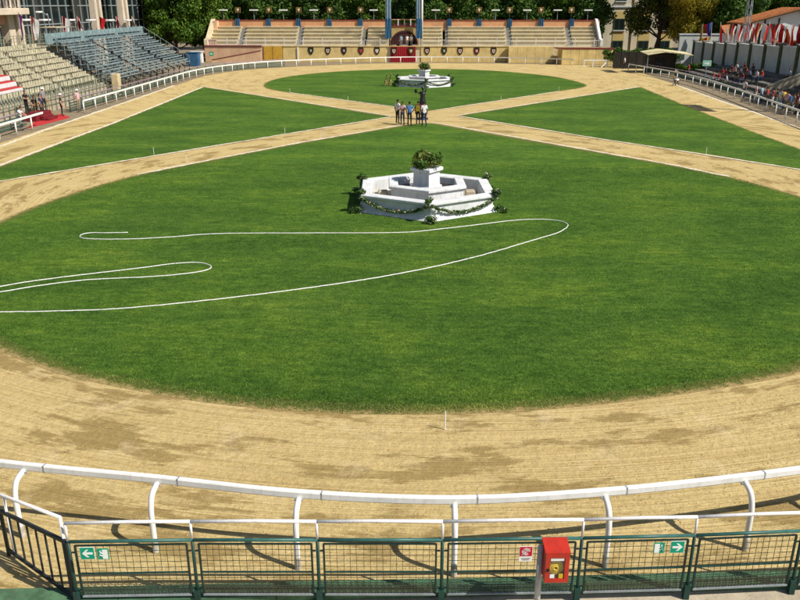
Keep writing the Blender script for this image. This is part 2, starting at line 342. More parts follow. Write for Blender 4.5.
strip('chalk_line', V2([(-2.9, 66.2), (-24.9, 90.3)]), LW, .040)
strip('chalk_line', V2([(-24.9, 90.2), (-24.5, 75.8), (-24.15, 60.4), (-24.25, 53.9), (-24.2, 42.9), (-24.3, 37.3)]), .30, .036)
strip('chalk_line', V2([(23.4, 92), (2.3, 66.8)]), LW, .040)
strip('chalk_line', V2([(2.3, 66.7), (11.6, 55.1), (16.9, 49.1), (20.6, 44.6), (23.6, 40.5)]), LW, .038)
strip('chalk_line', V2([(-14.28, 84.3), (-7.43, 77.2), (-2.79, 72.3), (-.6, 70.1)]), LW, .036)
strip('chalk_line', V2([(.6, 70.3), (6.77, 78), (13.8, 87)]), LW, .036)
strip('chalk_line', V2([(-27.2, 40), (-27.5, 50.4), (-27.9, 59.6), (-28.15, 71.4), (-28.3, 79.4), (-28.6, 92)]), .34, .014)
strip('chalk_line', V2([(28.0, 95), (27.6, 79.3), (27.55, 69.2), (27.3, 60.5), (26.9, 48)]), .34, .014)
# ------------------------------------------------------------ grass blades of the near lawn (stuff)
BLADE = leaf_mat('grass_blade', [(.017, .056, .007), (.060, .138, .016), (.112, .196, .03), (.23, .29, .07)], .3, True)
def blades():
    rg = np.random.default_rng(3); N = 520000
    ring = np.array([(p.x, p.y) for p in near_ring]); nx, ny = ring[:, 0], ring[:, 1]
    y = 15.8 + 30 * rg.random(N) ** 2.3; x = rg.uniform(-17, 17, N)
    keep = np.abs(x + .6) < y * .56; x, y = x[keep], y[keep]
    ins = np.zeros(len(x), bool); j = len(nx) - 1
    for i in range(len(nx)):
        c = ((ny[i] > y) != (ny[j] > y)) & (x < (nx[j] - nx[i]) * (y - ny[i]) / (ny[j] - ny[i] + 1e-12) + nx[i]); ins ^= c; j = i
    x, y = x[ins], y[ins]
    d = np.full(len(x), 9.)
    for a in range(len(nx)): d = np.minimum(d, np.hypot(x - nx[a], y - ny[a]))
    k = rg.random(len(x)) < np.clip(d / .7, .12, 1); x, y, d = x[k], y[k], d[k]; n = len(x)
    h = rg.uniform(.02, .05, n); a = rg.uniform(0, 2 * PI, n); w = rg.uniform(.006, .011, n) * (.7 + y / 40); l = rg.uniform(.01, .045, n); b = rg.uniform(0, 2 * PI, n)
    v = np.zeros((n, 3, 3)); z0 = .02
    v[:, 0] = np.stack([x - w * np.cos(a), y - w * np.sin(a), np.full(n, z0)], 1); v[:, 1] = np.stack([x + w * np.cos(a), y + w * np.sin(a), np.full(n, z0)], 1)
    v[:, 2] = np.stack([x + l * np.cos(b), y + l * np.sin(b), z0 + h], 1)
    rnd = np.clip(.5 + .22 * rg.standard_normal(n) + .16 * np.sin(x * .55 + 2 * np.sin(y * .4)) * np.sin(y * .8 + np.sin(x * .3)) + .1 * np.sin(x * 2.1 + 2 * np.sin(y * 1.3)) * np.sin(y * 2.7 + x), 0, 1); rnd = np.where(d < .5, np.clip(rnd + .35, 0, 1), rnd)
    o = link('grass', tri_mesh('grass', v.reshape(-1, 3), 3, rnd, BLADE)); tag(o, 'short mown green grass of the oval lawn round the flower-hung fountain', 'grass', kind='stuff')
def tri_mesh(name, v, k, rnd, mt):
    nf = len(v) // k; me = bpy.data.meshes.new(name); me.vertices.add(len(v)); me.vertices.foreach_set('co', v.astype(np.float32).ravel())
    me.loops.add(nf * k); me.loops.foreach_set('vertex_index', np.arange(nf * k, dtype=np.int32)); me.polygons.add(nf)
    me.polygons.foreach_set('loop_start', np.arange(0, nf * k, k, dtype=np.int32))
    me.update(calc_edges=True); me.materials.append(mt)
    a = me.attributes.new('rnd', 'FLOAT', 'FACE'); a.data.foreach_set('value', rnd.astype(np.float32)); return me
blades()

def clods():                                         # loose clods of sand thrown up on the track
    rg = np.random.default_rng(9); n = 26000; y = 9.3 + 8.5 * rg.random(n); x = rg.uniform(-11, 11, n)
    dl = np.hypot(x + .3, (y - 39.5)); k = (dl > 23.9) & (y > 10.3 + .058 * x); x, y = x[k], y[k]; n = len(x); s = .006 + .015 * rg.random(n) ** 3
    u = np.array([[1, 0, 0], [-.5, .87, 0], [-.5, -.87, 0], [0, 0, .8]]); r = rg.uniform(.6, 1.3, (n, 4, 3)); a = rg.uniform(0, 6.28, n)
    v = u[None] * r * s[:, None, None]; vx = v[..., 0] * np.cos(a)[:, None] - v[..., 1] * np.sin(a)[:, None]; vy = v[..., 0] * np.sin(a)[:, None] + v[..., 1] * np.cos(a)[:, None]
    w = np.stack([vx + x[:, None], vy + y[:, None], v[..., 2] + .009], -1); t = np.stack([w[:, 0], w[:, 1], w[:, 3], w[:, 1], w[:, 2], w[:, 3], w[:, 2], w[:, 0], w[:, 3]], 1).reshape(-1, 3)
    o = link('sand_clods', tri_mesh('sand_clods', t, 3, np.repeat(rg.random(n), 3), leaf_mat('clod', [(.26, .18, .07), (.38, .27, .11), (.50, .37, .18)], 0))); tag(o, 'loose sand clods scattered on the track behind the white railing', 'sand', kind='stuff')
clods()

# ------------------------------------------------------------ white hoses on the lawn, marker stakes
def hose(pxs, label):
    pts = resample(spline([P(x, y, .036) for x, y in pxs], 10), .16); pts = [p + Vector((random.uniform(-.012, .012), random.uniform(-.012, .012), 0)) for p in pts]
    o = MB(pts[0]).tube(pts, .019, 6).obj('hose', WPIPE, smooth=True); o.location = pts[0]; tag(o, label, 'hose', 'hoses lying on the lawn')
hose([(128, 232.5), (108, 232.8), (88, 233), (80, 236), (88, 238.8), (130, 239), (170, 237), (220, 233.6), (310, 233), (400, 232.5), (440, 229), (475, 225), (512, 220.5), (540, 219.3), (560, 221), (568, 225.5), (558, 232.5), (530, 241), (475, 257), (400, 273.5), (300, 289), (200, 301), (120, 308.5), (60, 311), (0, 312), (-40, 312.5)], 'long white hose looping across the lawn in front of the garlanded fountain')
hose([(-60, 301), (0, 292), (30, 287), (70, 281.5), (100, 279), (145, 277), (182, 274), (205, 270.5), (211, 266.5), (200, 262.6), (175, 263.5), (140, 268), (80, 275), (30, 281.5), (0, 286.5), (-60, 297)], 'short white hose folded into a narrow hairpin on the lawn')
stake_me = None
for px, py in [(154, 155), (187, 162.5), (285, 134), (321, 138.5), (290, 92.8), (348, 101), (501, 100.5), (559, 91), (706, 155), (445, 430), (621, 149), (512, 138)]:
    p = P(px, py)
    if stake_me is None: stake_me = MB().tube([(0, 0, -.05), (0, 0, .40), (0, 0, .44), (.0, 0, .46)], [.013, .013, .012, .006], 6).mesh('stake', WPIPE)
    o = link('marker_stake', stake_me, None, p); tag(o, 'thin white marker stake standing at the sand track edge', 'stake', 'white marker stakes along the sand tracks')

# ------------------------------------------------------------ near white track rail
PXP = [(22.7, 537), (156, 552), (298, 569), (453.7, 576), (604.7, 567), (744.5, 550)]
feet = [P(*p) for p in PXP]
feet = [feet[0] * 2 - feet[1] + Vector((-.05, .12, 0))] + feet + [feet[-1] * 2 - feet[-2] + Vector((0, .14, 0))]
feet = [feet[0] * 2 - feet[1] + Vector((0, .25, 0))] + feet + [feet[-1] * 2 - feet[-2] + Vector((0, .3, 0))]
RT_ROOT = feet[4].copy()
rail = thing('track_railing', 'white goose-necked track railing curving behind the dark green mesh fence', 'railing', RT_ROOT)
C0 = Vector((-.3, 42, 0)); RZ, LEAN = 1.19, .36
tops = [f + (C0 - f).normalized() * LEAN + Vector((0, 0, RZ)) for f in feet]
pth = spline(tops, 8); m = MB(RT_ROOT)
prof = [(-.035, -.065), (.035, -.065), (.048, -.045), (.048, .045), (.035, .065), (-.035, .065), (-.048, .045), (-.048, -.045)]
vs = []
for i, p in enumerate(pth):
    t = (pth[min(i + 1, len(pth) - 1)] - pth[max(i - 1, 0)]); t.z = 0; t.normalize(); q = Vector((-t.y, t.x, 0))
    vs += [p + q * a + Vector((0, 0, b)) for a, b in prof]
n = 8; m.add(vs, [(i * n + j, i * n + (j + 1) % n, (i + 1) * n + (j + 1) % n, (i + 1) * n + j) for i in range(len(pth) - 1) for j in range(n)] + [tuple(range(n)), tuple(len(vs) - n + j for j in range(n - 1, -1, -1))])
rl = m.obj('rail', WHITE, rail)
for f, t in zip(feet, tops):
    d = (C0 - f).normalized()
    pts = spline([f + Vector((0, 0, -.05)), f + Vector((0, 0, .45)), f + d * .01 + Vector((0, 0, .82)), f + d * .10 + Vector((0, 0, 1.05)), f + d * .30 + Vector((0, 0, RZ - .05))], 5)
    MB(RT_ROOT).tube(pts, .048, 10).obj('post', WHITE, rail, True)
    MB(RT_ROOT).lathe([(.05, 0), (.052, .02), (.052, .22), (.05, .24)], f, 12).obj('foot_sleeve', mat('worn_sleeve', (.5, .48, .42), .7, .4, 8., grime=.6), rail)
for f, t in zip(feet, tops):
    d = (C0 - f).normalized(); s_ = Vector((-d.y, d.x, 0)); c = f + d * .30 + Vector((0, 0, RZ - .06))
    br = MB(RT_ROOT).beam(c - s_ * .07, c + s_ * .07, .09, .022).obj('bracket', mat('joint_grey', (.35, .34, .33), .6, .3, 9.), rail)
    for k in (-1, 1): MB(RT_ROOT).lathe([(.014, -.03), (.014, -.012), (.001, -.012)], c + s_ * .055 * k, 6).obj('bolt', STEEL, br)
for i in range(len(tops) - 1):
    p = pth[i * 8 + 1] + (pth[i * 8 + 2] - pth[i * 8 + 1]) * .2; t = (pth[i * 8 + 3] - pth[i * 8]).normalized()
    MB(RT_ROOT).beam(p - t * .012, p + t * .012, .102, .137).obj('joint', mat('joint_grey', (.35, .34, .33), .6, .3, 9.), rl)

# ------------------------------------------------------------ green mesh fence with its white hand rail
FP = [P(*p) for p in [(79, 606), (199, 604), (320, 604), (441, 604), (576, 602), (685, 599), (790, 594)]]
FP.append(FP[-1] * 2 - FP[-2]); FP.append(FP[-1] * 2 - FP[-2])
FH = atY(320, 540, FP[2].y).z; HR = atY(320, 521.5, FP[2].y).z
fence = thing('mesh_fence', 'dark green wire mesh fence with a white hand rail on top, on a green kerb', 'fence', FP[3])
off = FP[3]
def zz(p, z): return Vector((p.x, p.y, z))
for p in FP:
    po = MB(off).tube([zz(p, -.02), zz(p, FH)], .026, 8).obj('post', GREENP, fence, True)
    MB(off).box(zz(p, .13), (.085, .085, .30)).obj('sleeve', GREENP, po)
    MB(off).tube([zz(p, FH + .02), zz(p, HR - .02)], .020, 8).obj('white_stub', WPIPE, fence, True)
for i, (a, b) in enumerate(zip(FP, FP[1:])):
    MB(off).tube([zz(a, FH), zz(b, FH)], .026, 8).obj('top_pipe', GREENT, fence, True)
    MB(off).tube([zz(a, HR), zz(a.lerp(b, .5), HR + .008), zz(b, HR)], .027, 8).obj('hand_rail', WPIPE, fence, True)
    t = (b - a).normalized(); p0, p1 = a + t * .09, b - t * .09; Lp = (p1 - p0).length; zb, zt = .19, FH - .07
    fr = MB(off)
    fr.beam(zz(p0, zb), zz(p0, zt), .028).beam(zz(p1, zb), zz(p1, zt), .028).beam(zz(p0, zt), zz(p1, zt), .022)
    fr.beam(zz(a + t * .03, zt - .12), zz(p0, zt - .12), .02).beam(zz(p1, zt - .12), zz(b - t * .03, zt - .12), .02).beam(zz(a + t * .03, .3), zz(p0, .3), .02).beam(zz(p1, .3), zz(b - t * .03, .3), .02)
    pf = fr.obj('panel_frame', mat('frame_green', (.014, .038, .03), .6, .4, 6., grime=.4), fence)
    MB(off).beam(zz(p0, zb), zz(p1, zb), .04, .03).obj('bottom_bar', STEEL, pf)
    MB(off).beam(zz(p0, .60), zz(p1, .60), .022).obj('middle_bar', GREENP, pf)
    w = MB(off); k = int(Lp / .098)
    for j in range(1, k): q = p0.lerp(p1, j / k); q2 = p0.lerp(p1, (j + random.uniform(-.12, .12)) / k); w.beam(zz(q, zb), zz(q2, zt), .0065)
    z = zt - .1
    while z > zb + .2: w.beam(zz(p0, z + random.uniform(-.006, .006)), zz(p1, z + random.uniform(-.006, .006)), .0065); z -= .102
    for z in (.23, .27, .31, .35): w.beam(zz(p0, z), zz(p1, z), .012)
    for j in range(2 * k): q = p0.lerp(p1, (j + .5) / (2 * k)); w.beam(zz(q, zb), zz(q, .36), .012)
    tag(w.obj('wire_mesh', MESHW if i % 3 else mat('mesh_wire_b', (.05, .075, .05), .6, .3, 9.), pf), kind='stuff')
# angled railing at the end post
A = FP[0] + Vector((-.04, .02, 0)); B = P(8, 549, .14); B.z = 0; hb = atY(2, 511, B.y).z
gate = thing('bar_railing', 'dark steel railing of upright bars angled off the mesh fence end post', 'railing', A)
MB(A).beam(zz(A, FH - .02), zz(B, hb), .05).obj('top_bar', DARKST, gate)
MB(A).beam(zz(A, .13), zz(B, .13), .045).obj('bottom_bar', DARKST, gate)
for k in range(8):
    q = A.lerp(B, (k + .25) / 7.25); h = FH - .02 + (hb - FH + .02) * (k + .25) / 7.25
    MB(A).beam(zz(q, 0 if k in (0, 7) else .13), zz(q, h), .045 if k in (0, 7) else .024).obj('bar', DARKST, gate)
hr0 = atY(60, 517.5, FP[0].y + .1); hr1 = Vector((B.x - .1, B.y + .1, atY(0, 492.5, B.y + .1).z)); d = (hr1 - hr0)
hrl = thing('hand_rail', 'white pipe hand rail sloping beside the upright bar railing', 'hand rail', (A.x, A.y, 0))
MB(A).tube([hr0, hr1, hr1 + d * .5], .027, 8).obj('pipe', WPIPE, hrl, True)
MB(A).tube([hr0 + Vector((0, 0, .01)), zz(hr0, 0)], .025, 8).obj('post', WPIPE, hrl, True)
q = hr0.lerp(hr1, .85); MB(A).tube([q, zz(q, 0)], .022, 8).obj('post', WPIPE, hrl, True)
# green kerb and walkway
tdir = (FP[-1] - FP[0]).normalized(); nrm = Vector((-tdir.y, tdir.x, 0))
K0, K1 = FP[0] - tdir * 4.2, FP[-1] + tdir * 1
kerb = MB(); x0 = 0; Lk = (K1 - K0).length; k = 0
kr = thing('kerb', 'low green painted concrete kerb under the wire mesh fence', 'kerb', K0)
while x0 < Lk:
    x1 = min(Lk, x0 + 2.4); a = K0 + tdir * (x0 + .006); b = K0 + tdir * (x1 - .006); c = MB(K0)
    c.prism([tuple((a + nrm * -.02)[:2]), tuple((b + nrm * -.02)[:2]), tuple((b + nrm * .30)[:2]), tuple((a + nrm * .30)[:2])], -.1, .11 + random.uniform(-.006, .006)); c.obj('kerb_block', KERB, kr); x0 = x1
wk = MB(); q = [K0 - nrm * .02, K1 - nrm * .02, K1 - nrm * 3.2, K0 - nrm * 3.2]
wk.prism([tuple(p[:2]) for p in q[::-1]], -.2, .02); wk.obj('walkway', CONC)['kind'] = 'structure'

# ------------------------------------------------------------ signs on the fence
GSIGN = mat('sign_green', (.0, .30, .17), .4, .1, 9.); WSIGN = mat('sign_white', (.8, .82, .8), .4, .08, 9.); RSIGN = mat('sign_red', (.5, .012, .03), .4, .1, 9.)
fang = math.atan2(tdir.y, tdir.x)
def on_fence(px, py):
    r = Vector(ray(px, py)); p0 = FP[3] - nrm * .045; cam0 = Vector((0, 0, H)); t = (p0 - cam0).dot(nrm) / r.dot(nrm); return cam0 + r * t
def rect(w, h, cx=0, cz=0): return [(cx - w / 2, cz - h / 2), (cx + w / 2, cz - h / 2), (cx + w / 2, cz + h / 2), (cx - w / 2, cz + h / 2)]
def exit_sign(px, py, s, label):
    t = thing('exit_sign', label, 'sign', on_fence(px, py), fang, 'green arrow exit signs on the mesh fence'); h = .105
    MB().plate(rect(.212, .212), 0, .006).obj('border', WSIGN, t); MB().plate(rect(.198, .198), -.003, -.0005).obj('plate', GSIGN, t)
    a = [(-.075, 0), (-.01, .065), (.022, .065), (-.022, .018), (.078, .018), (.078, -.018), (-.022, -.018), (.022, -.065), (-.01, -.065)]
    a = [(x * s, z) for x, z in a]; MB().plate(a if s > 0 else a[::-1], -.006, -.0035).obj('arrow', WSIGN, t)
def door_sign(px, py, s, label):
    t = thing('exit_door_sign', label, 'sign', on_fence(px, py), fang, 'small running figure signs on the mesh fence')
    MB().plate(rect(.165, .19), 0, .005).obj('plate', GSIGN, t); MB().plate(rect(.075, .16, .03 * s, -.005), -.003, -.0005).obj('door', WSIGN, t)
    f = MB(); x = -.035 * s
    f.plate([(x + .012 * math.cos(i * PI / 4), .05 + .012 * math.sin(i * PI / 4)) for i in range(8)], -.006, -.0035)
    for a, b in (((x, .035), (x - .01 * s, -.01)), ((x - .01 * s, -.01), (x + .025 * s, -.035)), ((x - .01 * s, -.01), (x - .03 * s, -.05)), ((x, .03), (x + .028 * s, .012))): f.beam((a[0], -.005, a[1]), (b[0], -.005, b[1]), .012, .003)
    f.obj('running_figure', WSIGN, t)
exit_sign(87.3, 553.3, 1, 'green exit sign with white arrow beside the upright bar railing'); door_sign(103, 554, 1, 'small green exit door sign beside the arrow by the bar railing')
exit_sign(677.5, 547, -1, 'green exit sign whose white arrow points away from the red hose cabinet'); door_sign(659, 548, -1, 'small green exit door sign between red hose cabinet and arrow sign')
t = thing('hose_sign', 'red hose reel sign above a white label beside the red cabinet', 'sign', on_fence(526, 552), fang)
MB().plate(rect(.20, .27, 0, -.035), 0, .006).obj('plate', WSIGN, t); MB().plate(rect(.185, .165, 0, .01), -.003, -.0005).obj('red_field', RSIGN, t)
f = MB()
for r0 in (.022, .042, .058):
    for i in range(14): a = i * PI / 8; f.beam((r0 * math.cos(a), -.004, .01 + r0 * math.sin(a)), (r0 * math.cos(a + PI / 8), -.004, .01 + r0 * math.sin(a + PI / 8)), .010, .003)
f.beam((-.07, -.005, -.055), (.065, -.005, .075), .012, .003); f.obj('reel_symbol', WSIGN, t)
MB().plate(rect(.13, .012, 0, -.115), -.003, -.0005).plate(rect(.10, .01, 0, -.14), -.003, -.0005).obj('text_bar', mat('sign_grey', (.2, .2, .2), .6, .2, 9.), t)

# ------------------------------------------------------------ fire hose cabinet
YB = 9.45; b0 = atY(542, 577, YB); b1 = atY(566.5, 549.5, YB); W_, Hh = b1.x - b0.x, b1.z - b0.z; D_ = .22
fc = thing('hose_cabinet', 'red fire hose cabinet with glass window on a pale steel pole', 'hose cabinet', (b0.x - .03, YB + .1, .02), R(3))
zc = b0.z - .02
MB().tube([(0, 0, -.02), (0, 0, zc + Hh * .92)], .045, 12).lathe([(.045, zc + Hh * .92), (.03, zc + Hh * .92 + .02), (0.001, zc + Hh * .92 + .026)], (0, 0, 0), 12).obj('pole', mat('pole_grey', (.55, .54, .50), .5, .25, 5., grime=.3), fc, True)
MB().lathe([(.11, 0), (.11, .015), (.05, .02)], (0, 0, -.005), 12).obj('base_plate', STEEL, fc)
x0, x1, y0, y1, z0, z1 = .035, .035 + W_ + .02, -D_ + .02, .06, zc, zc + Hh
sh = MB().bx(x0, x1, y1 - .02, y1, z0, z1).bx(x0, x0 + .02, y0, y1 - .02, z0, z1).bx(x1 - .02, x1, y0, y1 - .02, z0, z1).bx(x0 + .02, x1 - .02, y0, y1 - .02, z0, z0 + .02).bx(x0 + .02, x1 - .02, y0, y1 - .02, z1 - .02, z1)
sh.obj('shell', RED, fc)
MB().add([(x0 - .01, y0 - .02, z1 + .002), (x1 + .01, y0 - .02, z1 + .002), (x1 + .01, y1 + .01, z1 + .002), (x0 - .01, y1 + .01, z1 + .002), (x0 - .01, y0 - .02, z1 + .02), (x1 + .01, y0 - .02, z1 + .02), (x1 + .01, y1 + .01, z1 + .07), (x0 - .01, y1 + .01, z1 + .07)], [(3, 2, 1, 0), (4, 5, 6, 7), (0, 1, 5, 4), (1, 2, 6, 5), (2, 3, 7, 6), (3, 0, 4, 7)]).obj('sloping_lid', RED, fc)
fw = .062; dr = MB().bx(x0, x0 + fw, y0 - .025, y0, z0, z1).bx(x1 - fw, x1, y0 - .025, y0, z0, z1).bx(x0 + fw, x1 - fw, y0 - .025, y0, z1 - fw, z1).bx(x0 + fw, x1 - fw, y0 - .025, y0, z0, z0 + fw)
door = dr.obj('door', RED, fc)
MB().bx(x0 + .02, x0 + .055, y0 - .04, y0 - .025, z0 + Hh * .42, z0 + Hh * .5).obj('lock', BLACK, door)
gp = bpy.data.materials.new('cabinet_glass'); gp.use_nodes = True; nt = gp.node_tree; nt.nodes.clear(); o_ = node(nt, 'ShaderNodeOutputMaterial'); g1 = node(nt, 'ShaderNodeBsdfTransparent'); g2 = node(nt, 'ShaderNodeBsdfGlossy'); g2.inputs['Roughness'].default_value = .05; mx = node(nt, 'ShaderNodeMixShader'); mx.inputs[0].default_value = .06
nt.links.new(g1.outputs[0], mx.inputs[1]); nt.links.new(g2.outputs[0], mx.inputs[2]); nt.links.new(mx.outputs[0], o_.inputs[0])
MB().bx(x0 + fw - .005, x1 - fw + .005, y0 - .012, y0 - .008, z0 + fw - .005, z1 - fw + .005).obj('window', gp, door)
MB().bx(x0 + fw + .01, x1 - fw - .01, y0 - .016, y0 - .0135, z1 - fw - .055, z1 - fw - .01).obj('label', WSIGN, door)
MB().bx(x0 + fw + .01, x0 + fw + .075, y0 - .016, y0 - .0135, z0 + fw + .01, z0 + fw + .075).obj('label', WSIGN, door)
MB().bx(x1 - fw - .075, x1 - fw - .012, y0 - .016, y0 - .0135, z0 + fw + .005, z0 + fw + .085).obj('label', mat('yellow_label', (.62, .42, .02), .6, .1, 9.), door)
YEL = mat('yellow_hose', (.75, .56, .03), .6, .2, 30.)
cxh, czh = (x0 + x1) / 2 - .01, z0 + Hh * .44; hz = MB()
for r0, yy in ((.105, -.05), (.08, -.055), (.055, -.06), (.033, -.065)):
    hz.tube([(cxh + r0 * math.cos(i * PI / 8), y0 + .09 + yy, czh + r0 * math.sin(i * PI / 8)) for i in range(17)], .014, 6, cap=False)
hz.obj('hose_coil', YEL, fc, True)
MB().tube([(cxh - .09, y0 + .05, czh + .08), (cxh, y0 + .05, czh + .13), (cxh + .10, y0 + .05, czh + .07)], [.012, .022, .012], 8).obj('nozzle', WSIGN, fc, True)
# ------------------------------------------------------------ leaf clumps and trees
def leaves(name, centers, radii, n, size, mt, seed, flat=.0, shade=None):
    rg = np.random.default_rng(seed); C = np.array(centers); Rr = np.array(radii); wts = Rr ** 2 / np.sum(Rr ** 2)
    idx = rg.choice(len(C), n, p=wts); d = rg.standard_normal((n, 3)); d /= np.linalg.norm(d, axis=1)[:, None]
    rr = rg.random(n) ** .45; p = C[idx] + d * (Rr[idx] * rr)[:, None] * np.array([1, 1, .8])
    nrm = d + .9 * rg.standard_normal((n, 3)); nrm /= np.linalg.norm(nrm, axis=1)[:, None]
    t = np.cross(nrm, rg.standard_normal((n, 3))); t /= np.linalg.norm(t, axis=1)[:, None]; b = np.cross(nrm, t)
    s = size * rg.uniform(.6, 1.35, n)[:, None]
    v = np.stack([p - t * s, p - b * s * .55 + nrm * s * .1, p + t * s, p + b * s * .55 + nrm * s * .1], 1).reshape(-1, 3)
    cr = rg.random(len(C)); rnd = np.clip(.35 * cr[idx] + .65 * rg.random(n), 0, 1)
    return tri_mesh(name, v, 4, rnd, mt)
BARK = mat('bark', (.10, .075, .05), .95, .5, 6., bump=.6, bscale=25)
BARKR = mat('reddish_bark', (.20, .10, .06), .95, .5, 6., bump=.6, bscale=25)
LF_DARK = leaf_mat('leaf_dark', [(.02, .055, .009), (.045, .10, .015), (.08, .155, .022), (.16, .24, .04)], .2)
LF_MID = leaf_mat('leaf_mid', [(.022, .06, .006), (.055, .12, .012), (.105, .19, .018), (.20, .29, .04)], .25)
LF_AUT = leaf_mat('leaf_autumn', [(.025, .055, .008), (.06, .085, .012), (.12, .12, .015), (.24, .19, .022)], .25)
def tree_proto(seed, h, rad, base, nl, size, lm, trunk_r, spread=1.0, bark=None):
    rr = random.Random(seed); limbs = MB(); top = Vector((rr.uniform(-.3, .3), rr.uniform(-.3, .3), base + (h - base) * .55))
    trunk = spline([(0, 0, -.1), (rr.uniform(-.1, .1), 0, base * .5), (rr.uniform(-.2, .2), rr.uniform(-.2, .2), base), top], 5)
    limbs.tube(trunk, [trunk_r * (1.25 - .95 * i / (len(trunk) - 1)) for i in range(len(trunk))], 9)
    cs, rs = [], []
    nc = 34
    for k in range(nc):
        a = k * 2.399 + rr.uniform(-.4, .4); t = (k + .5) / nc; zc = base + (h - base) * (.08 + .84 * t)
        ex = math.sin(PI * min(1, .18 + .82 * (1 - t) ** .8)) ** .6 if t > .25 else .75 + t
        r = rad * ex * rr.uniform(.45, .85) * spread; c = Vector((r * math.cos(a), r * math.sin(a), zc)); cs.append(tuple(c)); rs.append(rad * rr.uniform(.22, .42))
        if k % 3 == 0:
            s = trunk[min(len(trunk) - 1, 8 + int(t * 6))]; limbs.tube(spline([s, s.lerp(c, .5) + Vector((0, 0, -.3)), c], 4), [trunk_r * .35 * (1 - .85 * i / 8) for i in range(9)], 6)
    return limbs.mesh('trunk', bark or BARK, True), leaves('crown', cs, rs, nl, size, lm, seed)
def tree(name, label, loc, protos, rz=0, s=1.0, sz=1.0, group=None):
    t = thing(name, label, 'tree', loc, rz, group)
    link('trunk', protos[0], t, sc=(s, s, s * sz)); link('crown', protos[1], t, sc=(s, s, s * sz)); return t
PA = tree_proto(11, 13, 5.2, 2.6, 15000, .23, LF_DARK, .32)
PB = tree_proto(23, 15, 4.6, 3.0, 15000, .22, LF_DARK, .30, bark=BARKR)
PC = tree_proto(37, 14, 6.2, 2.4, 26000, .22, LF_MID, .40)
PD = tree_proto(41, 14.5, 5.6, 3.6, 22000, .20, LF_AUT, .42)
LF_YEL = leaf_mat('leaf_yellow', [(.07, .10, .012), (.20, .19, .018), (.38, .28, .025), (.55, .40, .04)], .3)
PF = tree_proto(47, 14.5, 5.6, 3.6, 22000, .20, LF_YEL, .38)
PE = tree_proto(53, 12, 5.0, 2.2, 15000, .22, LF_MID, .3)
lb = 'dense dark green tree behind the orange parapet of the far terrace'
for k, (px, Y, pr, s) in enumerate([(232, 146, PA, 1), (262, 143.5, PB, .9), (290, 147, PA, 1.05), (318, 144, PA, .95), (346, 150, PB, 1), (372, 144.5, PE, .9), (398, 149, PA, 1.1), (424, 144, PA, .95), (450, 147, PE, 1), (476, 144, PA, .95), (502, 148, PB, 1), (528, 145, PA, 1), (556, 147, PE, 1), (584, 145, PA, .95), (610, 157, PA, 1.1)]):
    tree('tree', lb if pr is PA else ('reddish trunked dark tree behind the far terrace parapet' if pr is PB else 'lighter green tree behind the far terrace parapet'), zz(atY(px, 20, Y), 0), pr, k * 1.3, s, 1, 'trees behind the far terrace' if pr is PA else ('reddish trunked trees behind the far terrace' if pr is PB else 'lighter trees behind the far terrace'))
lb = 'tall dark tree in the wooded row beyond the far terrace trees'
for k, px in enumerate(range(150, 900, 52)):
    tree('tree', lb, zz(atY(px, 10, 163 + (k % 3) * 3), 0), (PA, PB, PA)[k % 3], k * 2.1, 1.25, 1, 'trees in the wooded row')
tree('broad_tree', 'broad bright green tree beside the steel bench stand and far terrace end', (-41.5, 136, 0), PC, .6, 1.0, 1)
tree('broad_tree', 'bushy green tree between the steel stand and the far terrace end wall', (-37.2, 140.5, 0), PC, 2.6, .85, 1)
tree('broad_tree', 'green tree beside the glass building corner above the steel stand', (-47, 143, 0), PC, 4.1, 1.0, 1)
tree('autumn_tree', 'large tree turning yellow in front of the cream building, above the awning', tuple(zz(atY(658, 40, 139), 0)), PD, .4, 1.12, 1.0)
tree('autumn_tree', 'yellow leaved tree in front of the white wall, beside the tall lattice mast', tuple(zz(atY(687, 40, 134), 0)), PF, 2.4, .72, 1.15)
for k, (px, Y, s) in enumerate([(712, 137, .9), (738, 133, .9), (765, 141, 1), (795, 138, 1)]):
    tree('tree', ('green tree behind the lattice mast and blue flag', 'dark tree behind the annex roof beside the orange roofed house', 'green tree rising over the orange roof slope', 'dark tree rising over the orange roof ridge')[k], zz(atY(px, 20, Y), 0), (PE, PA)[k % 2], k * 1.7, s, 1, 'trees behind the orange roofed house')
for k, (x, y, s) in enumerate([(45.5, 62, .95), (46, 71, 1.0), (46.5, 79, 1.0), (48.3, 88, .95), (50.5, 97, .95), (46.5, 53, 1)]):
    tree('tree', 'green tree shading the terrace steps behind the pale wall', (x, y, 0), (PE, PC)[k % 2], k * 2.2, s, 1, 'trees shading the terrace')

# ------------------------------------------------------------ fountains with flowers
STONE = mat('white_stucco', (.70, .71, .71), .8, .2, 1.3, bump=.35, bscale=22, grime=.42)
STONEB = mat('basin_floor', (.40, .36, .28), .9, .3, 2., grime=.5)
WATERD = mat('still_dark_water', (.05, .035, .025), .08, .4, 3., spec=.5)
def hexring(ro, ri, z0, z1, b=.05, skirt=0.):
    m = MB(); a0 = -PI / 2
    prof = [(ro + skirt, z0), (ro, z0 + .28 if skirt else z0 + .01), (ro, z1 - .18), (ro + .13, z1 - .12), (ro + .13, z1 - .03), (ro + .09, z1), (ri + .04, z1), (ri, z1 - .04), (ri, z0 + .05)]
    return m.lathe(prof, (0, 0, 0), 6, a0)
FLW = leaf_mat('flower_bits', [(.015, .05, .008), (.02, .06, .01), (.03, .08, .012), (.045, .10, .015), (.06, .12, .02), (.09, .15, .03), (.7, .68, .58), (.5, .1, .05)], .15)
GRN = leaf_mat('garland_leaf', [(.015, .05, .008), (.03, .085, .012), (.06, .13, .02), (.12, .19, .04), (.66, .64, .52), (.5, .12, .05)], .15)
